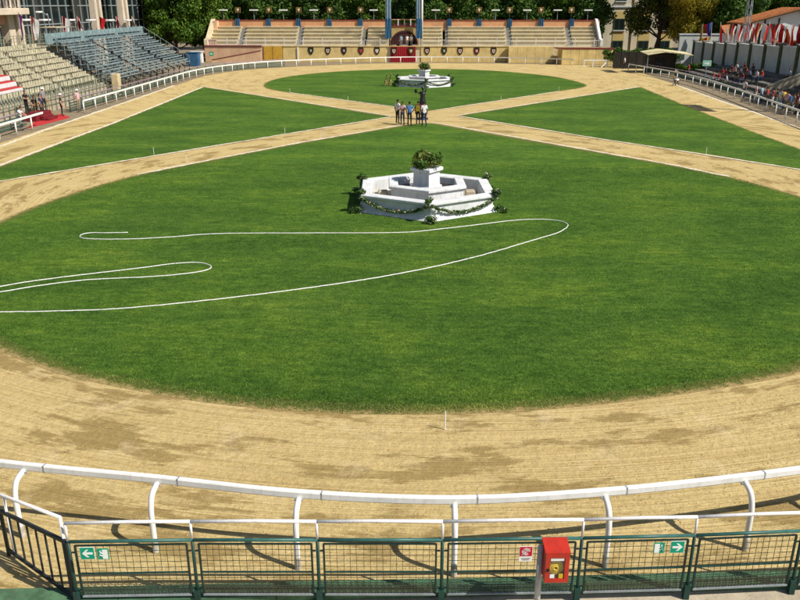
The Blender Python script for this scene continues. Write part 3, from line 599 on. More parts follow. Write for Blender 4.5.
PLT = leaf_mat('planter_leaf', [(.015, .05, .008), (.03, .08, .012), (.06, .13, .02), (.13, .19, .03), (.18, .16, .03), (.55, .52, .3)], .2)
def fountain(loc, lab, adj, rz=0):
    t = thing('fountain', lab, 'fountain', loc, rz); n = 6
    hexring(3.28, 2.86, .01, .80, skirt=.22).obj('outer_basin', STONE, t)
    MB().prism([(2.9 * math.cos(-PI / 2 + i * PI / 3), 2.9 * math.sin(-PI / 2 + i * PI / 3)) for i in range(6)], .02, .22).obj('basin_floor', STONEB, t)
    hexring(1.86, 1.50, .225, 1.02).obj('inner_basin', STONE, t)
    MB().prism([(1.52 * math.cos(-PI / 2 + i * PI / 3), 1.52 * math.sin(-PI / 2 + i * PI / 3)) for i in range(6)], .23, .70).obj('water', WATERD, t)
    a0 = -PI / 2 + .12; pd = MB().lathe([(.72, .705), (.72, .82), (.62, .88), (.60, 1.45), (.66, 1.49), (.76, 1.53), (.76, 1.65), (.70, 1.68), (.60, 1.68), (.58, 1.59), (.001, 1.59)], (0, 0, 0), 4, a0); pd.obj('pedestal', STONE, t)
    for sx in (-1, 1): MB().bbox(sx * 2.0 - .22, sx * 2.0 + .22, -.25, .25, .225, .60, .04).obj('stone_block', CONC, t)
    cs = [(random.uniform(-.5, .5), random.uniform(-.45, .45), 1.78 + random.uniform(0, .45)) for _ in range(16)]
    L = Vector(loc)
    o = link('flowering_plant', leaves('flowering_plant', cs, [random.uniform(.2, .34) for _ in cs], 1500, .075, PLT, int(loc[1])), None, L + Vector((0, 0, 1.60)))
    for v in o.data.vertices: v.co.z -= 1.60
    tag(o, 'bushy flowering plant in the pedestal top of the ' + adj, 'plant')
    hv = [Vector((3.44 * math.cos(-PI / 2 + i * PI / 3), 3.44 * math.sin(-PI / 2 + i * PI / 3), .72)) for i in range(6)]
    q = Matrix.Rotation(rz, 3, 'Z')
    for i in range(6):
        a, b = hv[i], hv[(i + 1) % 6]; nn = ((a + b) * Vector((.5, .5, 0)).length * 0 + Vector(((a.x + b.x) / 2, (a.y + b.y) / 2, 0))).normalized()
        c = []
        for k in range(40):
            u = (k + .5) / 40; p = a.lerp(b, u); p.z = .74 - .46 * 4 * u * (1 - u) - .02; c.append(tuple(p + nn * .03 + Vector((random.uniform(-.02, .02),) * 3)))
        o = link('garland', leaves('garland', c, [.085] * 40, 1500, .045, GRN, 70 + i), None, L, rz)
        tag(o, ('leafy garland on the sunlit front face of the ' if i == 0 else 'leafy garland on the shaded front face of the ' if i == 5 else 'leafy garland on the rear and side faces of the ') + adj, 'garland', 'garlands on the ' + adj)
        for zc, rr, nmn in ((.86, .2, 'rim'), (.14, .26, 'foot')):
            pp = hv[i] * (1.0 if zc > .5 else 1.06); pp.z = zc
            cs = [(random.uniform(-rr, rr) * .8, random.uniform(-rr, rr) * .8, random.uniform(-.08, .12) + rr * .1) for _ in range(8)]
            o = link('bouquet', leaves('bouquet', cs, [rr * .6] * 8, 300, .05, FLW, 90 + i), None, L + q @ pp, rz)
            tag(o, (f'white flower bouquet at the {nmn} corner between the two front garlands of the {adj}' if i == 0 else f'leafy white flower bouquet at an outer {nmn} corner of the {adj}'), 'bouquet', f'bouquets on the {nmn} of the {adj}')
fountain((-.05, 36.05, .015), 'white hexagonal tiered fountain with garlands, in front of the white hose loop', 'hose-side fountain', R(3))
fountain((-.55, 93.2, .015), 'white hexagonal fountain beside the wooden hand cart, before the red gate', 'cart-side fountain', R(5))
# wooden hand cart
WOOD = mat('pale_wood', (.48, .33, .13), .8, .3, 8., bump=.2)
ca = P(388, 86); t = thing('hand_cart', 'pale wooden hand cart tipped up beside the far fountain', 'hand cart', ca, .3)
def ring_pts(c, r, n=16, axis='y'): return [Vector(c) + (Vector((r * math.cos(2 * PI * i / n), 0, r * math.sin(2 * PI * i / n)))) for i in range(n + 1)]
for x in (-.3, .3):
    w = MB().tube([Vector((v.z - .32 + 0, 0, 0)) * 0 + Vector((x, v.x, v.z)) for v in ring_pts((0, 0, .36), .34)], .03, 6, cap=False); wo = w.obj('wheel', WOOD, t, True)
    for i in range(4): a = i * PI / 4; MB().beam((x, -.33 * math.cos(a), .36 - .33 * math.sin(a)), (x, .33 * math.cos(a), .36 + .33 * math.sin(a)), .03).obj('spoke', WOOD, wo)
    MB().beam((x * .75, .55, .12), (x * .75, -.45, 1.35), .07).obj('shaft', WOOD, t)
MB().beam((-.34, 0, .36), (.34, 0, .36), .05).obj('axle', WOOD, t)
for i in range(5): u = .12 + i * .13; MB().beam((-.24, .55 - u, .14 + 1.23 * u), (.24, .55 - u, .14 + 1.23 * u), .09, .025).obj('slat', WOOD, t)

# ------------------------------------------------------------ people
SKIN = mat('skin', (.45, .25, .16), .6, .1, 9.); SKIN2 = mat('tanned_skin', (.32, .16, .095), .6, .1, 9.); HAIRD = mat('dark_hair', (.02, .013, .009), .7, .4, 40.); HAIRB = mat('brown_hair', (.07, .04, .02), .7, .4, 40.)
SHOE = mat('dark_shoe', (.02, .018, .016), .6, .3, 20.)
def cloth(name, c): return mat('cloth_' + name, c, .9, .22, 7., bump=.3, bscale=30)
CL = dict(white=cloth('white', (.72, .72, .74)), blue=cloth('blue', (.10, .22, .50)), red=cloth('red', (.55, .03, .03)), dark=cloth('dark', (.02, .022, .03)), navy=cloth('navy', (.02, .035, .10)), jeans=cloth('jeans', (.05, .08, .15)), maroon=cloth('maroon', (.16, .02, .03)), yellow=cloth('yellow', (.62, .48, .05)), pink=cloth('pink', (.66, .40, .44)), grey=cloth('grey', (.22, .22, .23)), sky=cloth('sky', (.30, .48, .66)), green=cloth('green', (.06, .22, .14)), khaki=cloth('khaki', (.30, .25, .16)), black=cloth('black', (.012, .012, .012)))
def pose(kind, rr):
    J = dict(pel=(0, 0, .94), spi=(0, .0, 1.12), che=(0, .01, 1.32), nek=(0, .01, 1.46), hdb=(0, .025, 1.54), hdc=(0, .035, 1.62), hdt=(0, .02, 1.69))
    for s, sx in (('l', -1), ('r', 1)):
        J.update({s + 'sh': (sx * .175, 0, 1.40), s + 'el': (sx * .235, -.03, 1.12), s + 'wr': (sx * .225, .06, .88), s + 'ha': (sx * .215, .09, .80), s + 'hi': (sx * .09, 0, .90), s + 'kn': (sx * .105, .025, .49), s + 'an': (sx * .11, -.02, .085), s + 'to': (sx * .125, .13, .035)})
    if kind == 'stride': J.update(lkn=(-.10, .10, .50), lan=(-.1, .10, .09), lto=(-.11, .25, .045), rkn=(.1, -.02, .49), ran=(.1, -.22, .11), rto=(.11, -.10, .035))
    if kind == 'akimbo': J.update(rel=(.36, -.08, 1.16), rwr=(.2, .06, 1.0), rha=(.14, .09, .98))
    if kind == 'talk': J.update(rel=(.26, .06, 1.14), rwr=(.14, .25, 1.14), rha=(.08, .30, 1.17))
    if kind == 'folded': J.update(rel=(.25, .08, 1.13), rwr=(.02, .22, 1.16), rha=(-.06, .22, 1.18), lel=(-.25, .08, 1.13), lwr=(-.02, .20, 1.12), lha=(.06, .20, 1.13))
    if kind == 'lean': J.update(rel=(.24, .18, 1.18), rwr=(.16, .40, 1.08), rha=(.12, .46, 1.06), lel=(-.24, .18, 1.18), lwr=(-.16, .40, 1.08), lha=(-.12, .46, 1.06), che=(0, .06, 1.31), nek=(0, .1, 1.45), hdb=(0, .13, 1.53), hdc=(0, .15, 1.61), hdt=(0, .13, 1.68))
    if kind == 'sit':
        J = {k: (v[0], v[1], v[2] - .46) for k, v in J.items()}
        J.update(spi=(0, -.03, .66), che=(0, .02, .86), nek=(0, .06, 1.0), hdb=(0, .085, 1.08), hdc=(0, .10, 1.16), hdt=(0, .085, 1.23), lsh=(-.175, .03, .94), rsh=(.175, .03, .94), lel=(-.24, .08, .68), rel=(.24, .08, .68), lwr=(-.14, .30, .58), rwr=(.14, .30, .58), lha=(-.11, .37, .56), rha=(.11, .37, .56))
        for s, sx in (('l', -1), ('r', 1)): J.update({s + 'hi': (sx * .09, .03, .46), s + 'kn': (sx * .13, .45, .49), s + 'an': (sx * .13, .42, .085), s + 'to': (sx * .14, .56, .035)})
    if kind == 'moor':
        J.update(lel=(-.33, .06, 1.30), lwr=(-.50, .10, 1.42), lha=(-.57, .11, 1.46), rel=(.27, -.02, 1.62), rwr=(.17, .02, 1.86), rha=(.14, .04, 1.94))
    return {k: Vector(v) for k, v in J.items()}
RAD = dict(pel=.135, spi=.125, che=.145, nek=.058, hdb=.062, hdc=.088, hdt=.07, sh=.068, el=.047, wr=.033, ha=.036, hi=.092, kn=.062, an=.045, to=.038)
EDG = [('pel', 'spi', 1), ('spi', 'che', 1), ('che', 'nek', 1), ('nek', 'hdb', 0), ('hdb', 'hdc', 0), ('hdc', 'hdt', 0)]
for s in 'lr': EDG += [('che', s + 'sh', 1), (s + 'sh', s + 'el', 4), (s + 'el', s + 'wr', 0), (s + 'wr', s + 'ha', 0), ('pel', s + 'hi', 2), (s + 'hi', s + 'kn', 2), (s + 'kn', s + 'an', 2), (s + 'an', s + 'to', 3)]
BODY = {}
def body_mesh(kind, long_sleeve=False, fat=1.0):
    key = (kind, long_sleeve, fat)
    if key in BODY: return BODY[key]
    J = pose(kind, random); names = list(J); me = bpy.data.meshes.new('body'); me.from_pydata([tuple(J[k]) for k in names], [(names.index(a), names.index(b)) for a, b, _ in EDG], [])
    o = link('body', me); md = o.modifiers.new('skin', 'SKIN'); md.use_smooth_shade = True
    for k, v in zip(names, me.skin_vertices[0].data):
        r = RAD.get(k) or RAD[k[1:]]
        f = fat if k in ('pel', 'spi', 'che') else 1
        v.radius = (r * 1.22 * f, r * .92 * f) if k in ('pel', 'spi', 'che') else ((r * .85, r) if k.startswith('hd') else (r, r)); v.use_root = k == 'pel'
    o.modifiers.new('sub', 'SUBSURF').levels = 2
    dg = bpy.context.evaluated_depsgraph_get(); ev = o.evaluated_get(dg).to_mesh(); bm = bmesh.new(); bm.from_mesh(ev); o.evaluated_get(dg).to_mesh_clear()
    bpy.data.objects.remove(o)
    for f in bm.faces:
        c = f.calc_center_median(); best = (9, 0)
        for a, b, mi in EDG:
            A_, B_ = J[a], J[b]; d = B_ - A_; u = max(0, min(1, (c - A_).dot(d) / max(1e-6, d.length_squared))); q = (c - A_ - d * u).length - .5 * ((RAD.get(a) or RAD[a[1:]]) * (1 - u) + (RAD.get(b) or RAD[b[1:]]) * u)
            if q < best[0]:
                k = mi
                if mi == 4: k = 1 if (u < .62 or long_sleeve) else 0
                if long_sleeve and b.endswith('wr'): k = 1
                if (a, b) == ('che', 'nek') and u > .72: k = 0
                best = (q, k)
        f.material_index = best[1]; f.smooth = True
    # nose, ears, eyes, fingers
    def blob(c, r, mi, sc=(1, 1, 1)):
        g = bmesh.ops.create_icosphere(bm, subdivisions=1, radius=r, matrix=Matrix.Translation(c) @ Matrix.Diagonal((*sc, 1)))
        for v in g['verts']:
            for f in v.link_faces: f.material_index = mi
    hc = J['hdc']
    blob(hc + Vector((0, .085, -.012)), .016, 0, (1, 1.3, 1.5))
    for sx in (-1, 1): blob(hc + Vector((sx * .078, -.005, -.01)), .022, 0, (.5, 1, 1.5)); blob(hc + Vector((sx * .032, .076, .012)), .0105, 3)
    blob(hc + Vector((0, .078, -.05)), .014, 4, (1.7, .6, .5))
    for s, sx in (('l', -1), ('r', 1)):
        w, h = J[s + 'wr'], J[s + 'ha']; d = (h - w).normalized(); side = d.cross(Vector((sx, 0, .2))).normalized()
        for k, (o_, ln) in enumerate(((-.03, .075), (-.011, .088), (.009, .082), (.028, .065))):
            a = h + side * o_; b = a + d * ln * .6 + Vector((-sx * .006, 0, 0)); c = a + d * ln + Vector((-sx * .022, .008, 0))
            for p, q in ((a, b), (b, c)):
                mx = Matrix.Translation((p + q) / 2) @ (q - p).to_track_quat('Z', 'Y').to_matrix().to_4x4()
                bmesh.ops.create_cone(bm, cap_ends=True, segments=5, radius1=.0095, radius2=.008, depth=(q - p).length * 1.1, matrix=mx)
        a = w.lerp(h, .55) + side * -.035; q = a + d * .045 - side * .03; mx = Matrix.Translation((a + q) / 2) @ (q - a).to_track_quat('Z', 'Y').to_matrix().to_4x4()
        bmesh.ops.create_cone(bm, cap_ends=True, segments=5, radius1=.012, radius2=.009, depth=(q - a).length, matrix=mx)
    BODY[key] = (bm, J); return BODY[key]
def hair_mesh(J, mt, hat=False):
    m = MB(); c = J['hdc'] + Vector((0, -.008, .022))
    if hat: m.lathe([(.17, -.0), (.17, .012), (.10, .02), (.096, .09), (.07, .11), (.001, .115)], c + Vector((0, 0, .03)), 12)
    else:
        m.ball(c, .098, .93, 1.05, 1.02, 10, 8); keep = []
        for i, f in enumerate(m.f):
            cc = sum((m.v[j] for j in f), Vector()) / len(f) - c
            if not (cc.y > .035 and cc.z < .035) and cc.z > -.075: keep.append(f)
        m.f = keep; m.mi = [0] * len(keep)
    return m.mesh('hair', mt, True)
def person(label, loc, rz, top, legs, kind='stand', skin=SKIN, hair=HAIRD, h=1.74, hat=None, ls=False, group=None, fat=1.0):
    bm, J = body_mesh(kind, ls, fat); me = bpy.data.meshes.new('body'); bm.to_mesh(me)
    for k in (skin, CL[top], CL[legs], SHOE, mat('lips', (.30, .10, .08), .6, .1, 9.)): me.materials.append(k)
    t = thing('person', label, 'person', loc, rz, group); t.scale = (h / 1.72,) * 3
    link('body', me, t)
    link('hat' if hat else 'hair', hair_mesh(J, CL[hat] if hat else hair, bool(hat)), t); return t
def face_to(p, q): d = Vector(q) - Vector(p); return math.atan2(-d.x, d.y)
MO = P(422.5, 119.5)
def pp(px, py): return tuple(P(px, py) + Vector((0, 0, .03)))
cen = P(410, 122)
for px, py, lab, top, legs, kd, h, kw in [
    (397.5, 124.0, 'person in white shirt at the outer end of the group by the statue', 'white', 'dark', 'akimbo', 1.80, {}),
    (402.5, 125.2, 'person in pale shirt with folded arms standing in the group by the black statue', 'pink', 'jeans', 'folded', 1.72, {}),
    (409.5, 126.0, 'person in blue shirt standing in the middle of the group by the black statue', 'blue', 'dark', 'akimbo', 1.76, {}),
    (418.0, 125.0, 'person in dark red jacket with a yellow bib beside the black statue', 'maroon', 'dark', 'talk', 1.74, {}),
    (424.0, 126.8, 'person in white polo shirt and dark trousers in front of the black statue', 'white', 'navy', 'stride', 1.82, {})]:
    p = pp(px, py); t = person(lab, p, face_to(p, (-1.0, 66, 0)) + random.uniform(-.5, .5) + (PI if kd == 'folded' else 0), top, legs, kd, SKIN2, h=h, **kw)
    if top == 'maroon': MB().bbox(-.15, .15, -.155, -.135, 1.0, 1.40, .02).obj('bib', CL['yellow'], t)
# the black jousting statue
BRZ = mat('black_painted_wood', (.014, .014, .015), .45, .3, 8., spec=.5)
mo = thing('jousting_statue', 'black jousting target statue with an outstretched arm behind the group of people', 'statue', MO, R(-14))
MB().lathe([(.45, 0), (.45, .12), (.30, .16), (.13, .2), (.11, .62), (.3, .68), (.3, .72)], (0, 0, 0), 14).obj('pedestal', BRZ, mo, True)
bm, J = body_mesh('moor', True, 1.15); me = bpy.data.meshes.new('figure'); bm.to_mesh(me); me.materials.append(BRZ)
me.polygons.foreach_set('material_index', [0] * len(me.polygons)); fo = link('figure', me, mo, (0, 0, .70))
MB().lathe([(.34, .74), (.30, 1.1), (.24, 1.5), (.19, 1.75), (.24, 2.02), (.20, 2.12), (.001, 2.14)], (0, 0, 0), 14).obj('robe', BRZ, mo, True)
MB().lathe([(.13, 0), (.135, .06), (.09, .14), (.001, .17)], (0, .02, 2.36), 10).obj('turban', BRZ, mo, True)
MB().plate([(-.68, 2.0), (-.54, 2.0), (-.49, 2.15), (-.54, 2.32), (-.68, 2.32), (-.73, 2.15)], .14, .18).obj('shield', BRZ, mo)
MB().tube([(.14, .04, 2.55), (.12, .05, 2.75), (.02, .05, 2.86)], [.022, .018, .008], 6).obj('flail', BRZ, mo, True)
# ------------------------------------------------------------ long white rails round the track
def long_rail(path, label, h=.98, step=2.4, name='track_railing', start=0):
    path = [Vector((*p, 0)) for p in path]; pts = resample(spline(path, 10), step / 6); L0 = pts[0]
    t = thing(name, label, 'railing', L0); m = MB(L0); vs = []; prof4 = [(-.04, -.07), (.04, -.07), (.04, .07), (-.04, .07)]
    for i, p in enumerate(pts):
        d = (pts[min(i + 1, len(pts) - 1)] - pts[max(i - 1, 0)]).normalized(); q = Vector((-d.y, d.x, 0)); vs += [p + q * a + Vector((0, 0, h + b)) for a, b in prof4]
    m.add(vs, [(i * 4 + j, i * 4 + (j + 1) % 4, (i + 1) * 4 + (j + 1) % 4, (i + 1) * 4 + j) for i in range(len(pts) - 1) for j in range(4)] + [(0, 1, 2, 3), tuple(len(vs) - 4 + j for j in (3, 2, 1, 0))]); m.obj('rail', WHITE, t)
    pm = MB().tube([(0, 0, -.03), (0, 0, h - .06)], .055, 8).mesh('post', WHITE, True)
    for p in pts[::6]: link('post', pm, t, p - L0)
    return t
long_rail([(-28.6, 46), (-28.75, 53), (-28.85, 60.2)], 'white track railing ending at the red carpet beside the beige seats')
long_rail([(-29.0, 67.8), (-28.9, 76), (-28.9, 90), (-28.75, 101), (-26.9, 109.3), (-23.6, 115.9), (-18.8, 120.4), (-12, 124.6), (-4.5, 127.7), (3, 128.3), (10.8, 127.3), (18.5, 124.4), (21.5, 122.6)], 'white track railing running from the red carpet round past the red gate')
long_rail([(27.0, 113.6), (28.8, 104), (29.7, 97), (29.9, 89), (29.3, 78), (28.5, 67), (27.9, 58), (27.2, 48)], 'white track railing in front of the shaded terrace and pale wall')
t = thing('low_barrier', 'low white bench-like barrier standing before the end of the yellow wall', 'barrier', (24.3, 121.3, 0))
MB().bx(-2.0, 1.6, -.08, .08, .9, 1.05).obj('rail', WHITE, t)
for x in (-1.9, -.6, 1.45): MB().bx(x - .07, x + .07, -.06, .06, 0, .9).obj('post', WHITE, t)
MB().beam((1.4, 0, .85), (.5, -.5, .02), .1).obj('brace', WHITE, t)

# ------------------------------------------------------------ far terrace
YW = 131.0
def FX(px, Y=YW): return atY(px, 55, Y).x
YELW = mat('yellow_panel', (.70, .53, .22), .85, .22, .9, grime=.35); PINKW = mat('pink_plaster', (.68, .44, .27), .9, .2, .8, grime=.3)
SEATC = mat('pale_terrace', (.66, .56, .36), .9, .2, .8, grime=.45); ORNG = mat('orange_plaster', (.66, .34, .17), .9, .2, .8, grime=.3)
COPE = mat('red_coping', (.22, .03, .035), .7, .3, 2.); BLUEC = mat('blue_cloth', (.03, .11, .22), .85, .35, 3., bump=.3, bscale=8)
BLUEP = mat('blue_grey_banner', (.17, .26, .35), .85, .3, 3., bump=.3, bscale=6); REDC = mat('red_cloth', (.33, .012, .02), .85, .3, 3., bump=.3, bscale=8)
OCHD = mat('ochre_door', (.58, .33, .04), .7, .2, 1.5, grime=.25)
XL, XR = FX(205), FX(602); ZW = 2.35; DR, RI, NR = .82, .56, 5
FT = thing('far_terrace', 'long far terrace of pale bench rows above a yellow panelled wall', 'terrace', ((XL + XR) / 2, YW, 0)); fo = (0, 0, 0)
O = Vector(((XL + XR) / 2, YW, 0))
def fbox(name, mt, x0, x1, y0, y1, z0, z1, par=None, b=0):
    m = MB(O); (m.bbox(x0, x1, YW + y0, YW + y1, z0, z1, b) if b else m.bx(x0, x1, YW + y0, YW + y1, z0, z1)); return m.obj(name, mt, par or FT)
fbox('core', SEATC, XL + .3, XR - .3, .12, 1.6, 0, ZW - .06); fbox('walkway_slab', SEATC, XL, XR, .05, 1.6, ZW - .055, ZW)
aR0, aR1 = FX(389.5), FX(418.5)
st_x = [FX(p) for p in (239, 298, 361, 448, 510, 571)]; SW = .85
pw = 1.36; pm = MB().bbox(-pw / 2 + .008, pw / 2 - .008, 0, .12, .02, ZW - .06, .012).mesh('wall_panel', YELW); pmp = MB().bbox(-pw / 2 + .008, pw / 2 - .008, 0, .12, .02, ZW - .06, .012).mesh('wall_panel', PINKW)
x = FX(283) + pw / 2
while x < FX(508) - .3:
    if not (FX(390) - .4 < x < FX(416) + .4): link('wall_panel', pm, FT, (x - O.x, 0, 0))
    x += pw
x = XL + pw / 2
while x < FX(263): link('wall_panel', pmp, FT, (x - O.x, 0, 0)); x += pw
fbox('coping', COPE, XL - .1, FX(262), -.12, .3, ZW + .002, ZW + .14); fbox('coping', YELW, FX(262) + .02, FX(508), -.08, .3, ZW + .002, ZW + .09)
dr = fbox('door', OCHD, FX(264), FX(282), -.12, .1, .05, ZW - .02, b=.02); fbox('door_edge', mat('dark_timber', (.06, .035, .02), .8, .3, 3.), FX(273) - .02, FX(273) + .02, -.14, -.121, .05, ZW - .05, dr)
fbox('white_post', WHITE, FX(298) - .1, FX(298) + .1, -.14, -.01, 0, ZW - .1)
secs = [(XL + .5, st_x[0] - SW / 2), (st_x[0] + SW / 2, st_x[1] - SW / 2), (st_x[1] + SW / 2, st_x[2] + 0), (st_x[2] + SW, aR0 - .35), (aR1 + .35, st_x[3] - SW), (st_x[3], st_x[4] - SW / 2), (st_x[4] + SW / 2, st_x[5] - SW / 2), (st_x[5] + SW / 2, XR - .5)]
for k in range(NR):
    y0 = 1.6 + k * DR; z = ZW + .15 + (k + 1) * RI * .93
    for a, b in secs:
        if b - a < .5: continue
        rw = fbox('bench_row', SEATC, a, b, y0 + .16, y0 + DR + .16, 0 if k == 0 else z - RI - .3, z)
        fbox('bench_plank', mat('pale_plank', (.74, .66, .46), .8, .15, 1., grime=.25), a, b, y0 - .02, y0 + .42, z + .06, z + .13, rw)
ZT = ZW + .15 + NR * RI * .93; YT = 1.6 + NR * DR
for sx in st_x:
    m = MB(O)
    for k in range(2 * NR): m.bx(sx - SW / 2, sx + SW / 2, YW + 1.6 + k * DR / 2, YW + YT + .16, ZW - .05 if k == 0 else ZW + k * RI * .465 + .02, ZW + (k + 1) * RI * .465 + .02)
    m.obj('stairs', GREY, FT)
pil = [FX(p, YW + 6) for p in (240, 270.5, 300, 330.5, 361, 448.5, 478, 508, 539, 569)]
ends = [FX(212, YW + 6)] + pil + [XR + .4]
ZP = 6.15
for a, b in zip(ends, ends[1:]):
    for c, d in (((a, aR0 - .3), (aR1 + .3, b)) if a < aR0 < b else ((a, b),)):
        q = fbox('parapet_panel', ORNG, c + .01, d - .01, YT + .18, YT + .5, ZT - .6, ZP - .08); fbox('coping', COPE, c + .012, d - .012, YT + .1, YT + .58, ZP - .078, ZP + .05, q)
# end walls
for xx, w in ((XL, .55), (XR, .4)):
    m = MB(O); pl = [(YW - .02, ZW + .16), (YW + YT + .6, ZW + .16), (YW + YT + .6, ZP + .25), (YW + YT - .4, ZP + .15), (YW + 1.2, ZW + 1.2), (YW - .02, ZW + 1.0)]
    n = len(pl); m.add([(xx, y, z) for y, z in pl] + [(xx + w * (1 if xx < 0 else -1), y, z) for y, z in pl], [tuple(range(n)), tuple(range(2 * n - 1, n - 1, -1))] + [(i, n + i, n + (i + 1) % n, (i + 1) % n) for i in range(n)]); m.obj('end_wall', SEATC if xx < 0 else STONE, FT)
fbox('end_wall_face', PINKW, XL + .56, FX(212), YT - 1.2, YT + .5, ZW + .02, ZP - .1)
fbox('end_wall_panel', PINKW, XL - .02, XL + 1.9, .3, .6, ZW + .16, ZW + 1.1)
# ramp parapet in front of the pink wall
m = MB(O); rx0, rx1 = FX(214), FX(263); yr0, yr1 = YW - 1.6, YW - 1.35
m.plate([(rx0, 0), (rx1, 0), (rx1, 1.75), (rx0, .35)], yr0, yr1); rp_ = m.obj('ramp_wall', PINKW, FT)
MB(O).beam((rx0, YW - 1.475, .41), (rx1, YW - 1.475, 1.81), .36, .10).obj('coping', COPE, rp_)
# white railing over the wall
x = XL + .6
while x < XR - .5:
    x2 = min(x + 3.0, XR - .3)
    if x2 > aR0 - .1 and x < aR1 + .1: x = aR1 + .12 if x > aR0 - .7 else x; x2 = min(x + 3, XR - .3) if x > aR1 else aR0 - .12
    m = MB(O); m.beam((x, YW + .25, ZW + .98), (x2, YW + .25, ZW + .98), .05).beam((x, YW + .25, ZW + .2), (x2, YW + .25, ZW + .2), .04)
    for k in range(int((x2 - x) / .28) + 1): m.beam((x + k * .28, YW + .25, ZW + .1), (x + k * .28, YW + .25, ZW + 1.0), .035)
    m.beam((x, YW + .25, ZW), (x, YW + .25, ZW + 1.25), .09); m.obj('railing', WPIPE, FT)
    x = x2 + .02 if x2 < aR0 - .13 or x > aR1 else aR1 + .12
# wall bays standing forward on the right
WB = thing('wall_bay', 'yellow panelled bay standing forward of the far terrace wall', 'wall', (FX(530), YW, 0)); ob = Vector((FX(530), YW, 0))
x0, x1 = FX(508.5, 129.4), FX(553, 129.4); MB(ob).bx(x0, x1, 129.55, 130.85, 0, ZW + .1).obj('core', YELW, WB)
n = 5
for k in range(n): a, b = x0 + (x1 - x0) * k / n, x0 + (x1 - x0) * (k + 1) / n; MB(ob).bbox(a + .01, b - .01, 129.42, 129.54, .03, ZW + .08, .012).obj('wall_panel', YELW, WB)
WB2 = thing('wall_bay', 'yellow panelled wall bay with red coping, ending at the dark fence', 'wall', (FX(590, 126), 126, 0)); ob2 = Vector((FX(590, 126), 126, 0))
x0, x1 = FX(562, 126), FX(613, 126); MB(ob2).bx(x0, x1, 126.15, 130.6, 0, ZW - .05).obj('core', YELW, WB2); n = 6
for k in range(n): a, b = x0 + (x1 - x0) * k / n, x0 + (x1 - x0) * (k + 1) / n; MB(ob2).bbox(a + .012, b - .012, 126.02, 126.14, .03, ZW - .07, .012).obj('wall_panel', YELW, WB2)
MB(ob2).bx(x0 - .9, x1 + .1, 125.95, 126.5, ZW - .045, ZW + .13).obj('coping', COPE, WB2)
# arch, red gate
AX = (aR0 + aR1) / 2; AW = (aR1 - aR0) / 2; OA = Vector((AX, YW, 0))
ar = thing('arch', 'dark arched gateway with ochre face above the red cloth gate', 'arch', OA)
zb = ZW + .02; za = 5.0; ri = AW * .86; m = MB(OA); k = 16
arc = [(AX + ri * math.cos(PI * i / k), zb + .25 + ri * .95 * math.sin(PI * i / k)) for i in range(k + 1)]; ztop = 5.25
vs = []; fs = []
for (xx, z_) in arc: vs += [(xx, YW + 1.7, z_), (xx, YW + 1.7, ztop), (xx, YW + 2.4, z_), (xx, YW + 2.4, ztop)]
for i in range(k): a = 4 * i; b = a + 4; fs += [(a, a + 1, b + 1, b), (a + 2, b + 2, b + 3, a + 3), (a, b, b + 2, a + 2), (a + 1, a + 3, b + 3, b + 1)]
m.add(vs, fs); m.bx(aR0, AX - ri, YW + 1.7, YW + 2.4, zb, ztop).bx(AX + ri, aR1, YW + 1.7, YW + 2.4, zb, ztop)
m.obj('face', mat('ochre_plaster', (.50, .36, .15), .9, .25, 1.5, grime=.4), ar)
m = MB(OA); m.tube([(a, YW + 1.6, z_) for a, z_ in arc], .22, 6); m.obj('arch_ring', mat('dark_maroon', (.05, .012, .014), .7, .3, 3.), ar)
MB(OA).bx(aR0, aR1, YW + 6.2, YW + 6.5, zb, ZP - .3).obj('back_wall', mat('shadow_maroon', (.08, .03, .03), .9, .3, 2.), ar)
MB(OA).bx(aR0 - .1, aR1 + .1, YW + 1.6, YW + 2.5, ztop + .005, ztop + .16).obj('coping', COPE, ar)
for dx in (-.9, 0, .9): MB(OA).bx(AX + dx * 1.1 - .07, AX + dx * 1.1 + .07, YW + 1.95, YW + 2.1, ztop + .165, ztop + 1.15).obj('post', WHITE, ar)
MB(OA).bx(aR0, aR1, YW + 1.98, YW + 2.06, ztop + 1.0, ztop + 1.12).obj('rail', ORNG, ar)
for dx in (-1.6, -.5, .7, 1.7):
    p = Vector((AX + dx, YW + 2.3, ztop + .165)); o = link('potted_shrub', leaves('potted_shrub', [(0, 0, .35), (.15, .1, .5), (-.15, 0, .6), (0, 0, .8)], [.3, .25, .25, .2], 350, .09, LF_MID, int(dx * 10) + 60), None, p)
    MB().lathe([(.001, 0), (.16, 0), (.2, .3), (.001, .3)], (0, 0, 0), 10).obj('pot', mat('terracotta', (.35, .14, .07), .9, .2, 4.), o); tag(o, 'small potted shrub standing on top of the dark arch', 'plant', 'potted shrubs on the arch')
rg_ = thing('red_gate', 'red cloth covered gate below the dark arch', 'gate', (FX(403), YW, 0)); og = Vector((FX(403), YW, 0))
for a, b in ((FX(390.5), FX(403) - .01), (FX(403) + .01, FX(415.7))):
    m = MB(og); nf = 10; vs = []
    for i in range(nf * 4 + 1): u = i / (nf * 4); vs += [(a + (b - a) * u, YW - .14 - .035 * math.sin(u * nf * 2 * PI), .04), (a + (b - a) * u, YW - .12 - .02 * math.sin(u * nf * 2 * PI), ZW + .02)]
    ln = len(vs); vs += [(x_, YW - .02, z_) for x_, y_, z_ in vs]; q = nf * 4
    fs = [(2 * i, 2 * i + 2, 2 * i + 3, 2 * i + 1) for i in range(q)] + [(ln + 2 * i, ln + 2 * i + 1, ln + 2 * i + 3, ln + 2 * i + 2) for i in range(q)] + [(2 * i + 1, 2 * i + 3, ln + 2 * i + 3, ln + 2 * i + 1) for i in range(q)] + [(0, 1, ln + 1, ln), (2 * q, ln + 2 * q, ln + 2 * q + 1, 2 * q + 1)]
    m.add(vs, fs).obj('leaf', REDC, rg_)
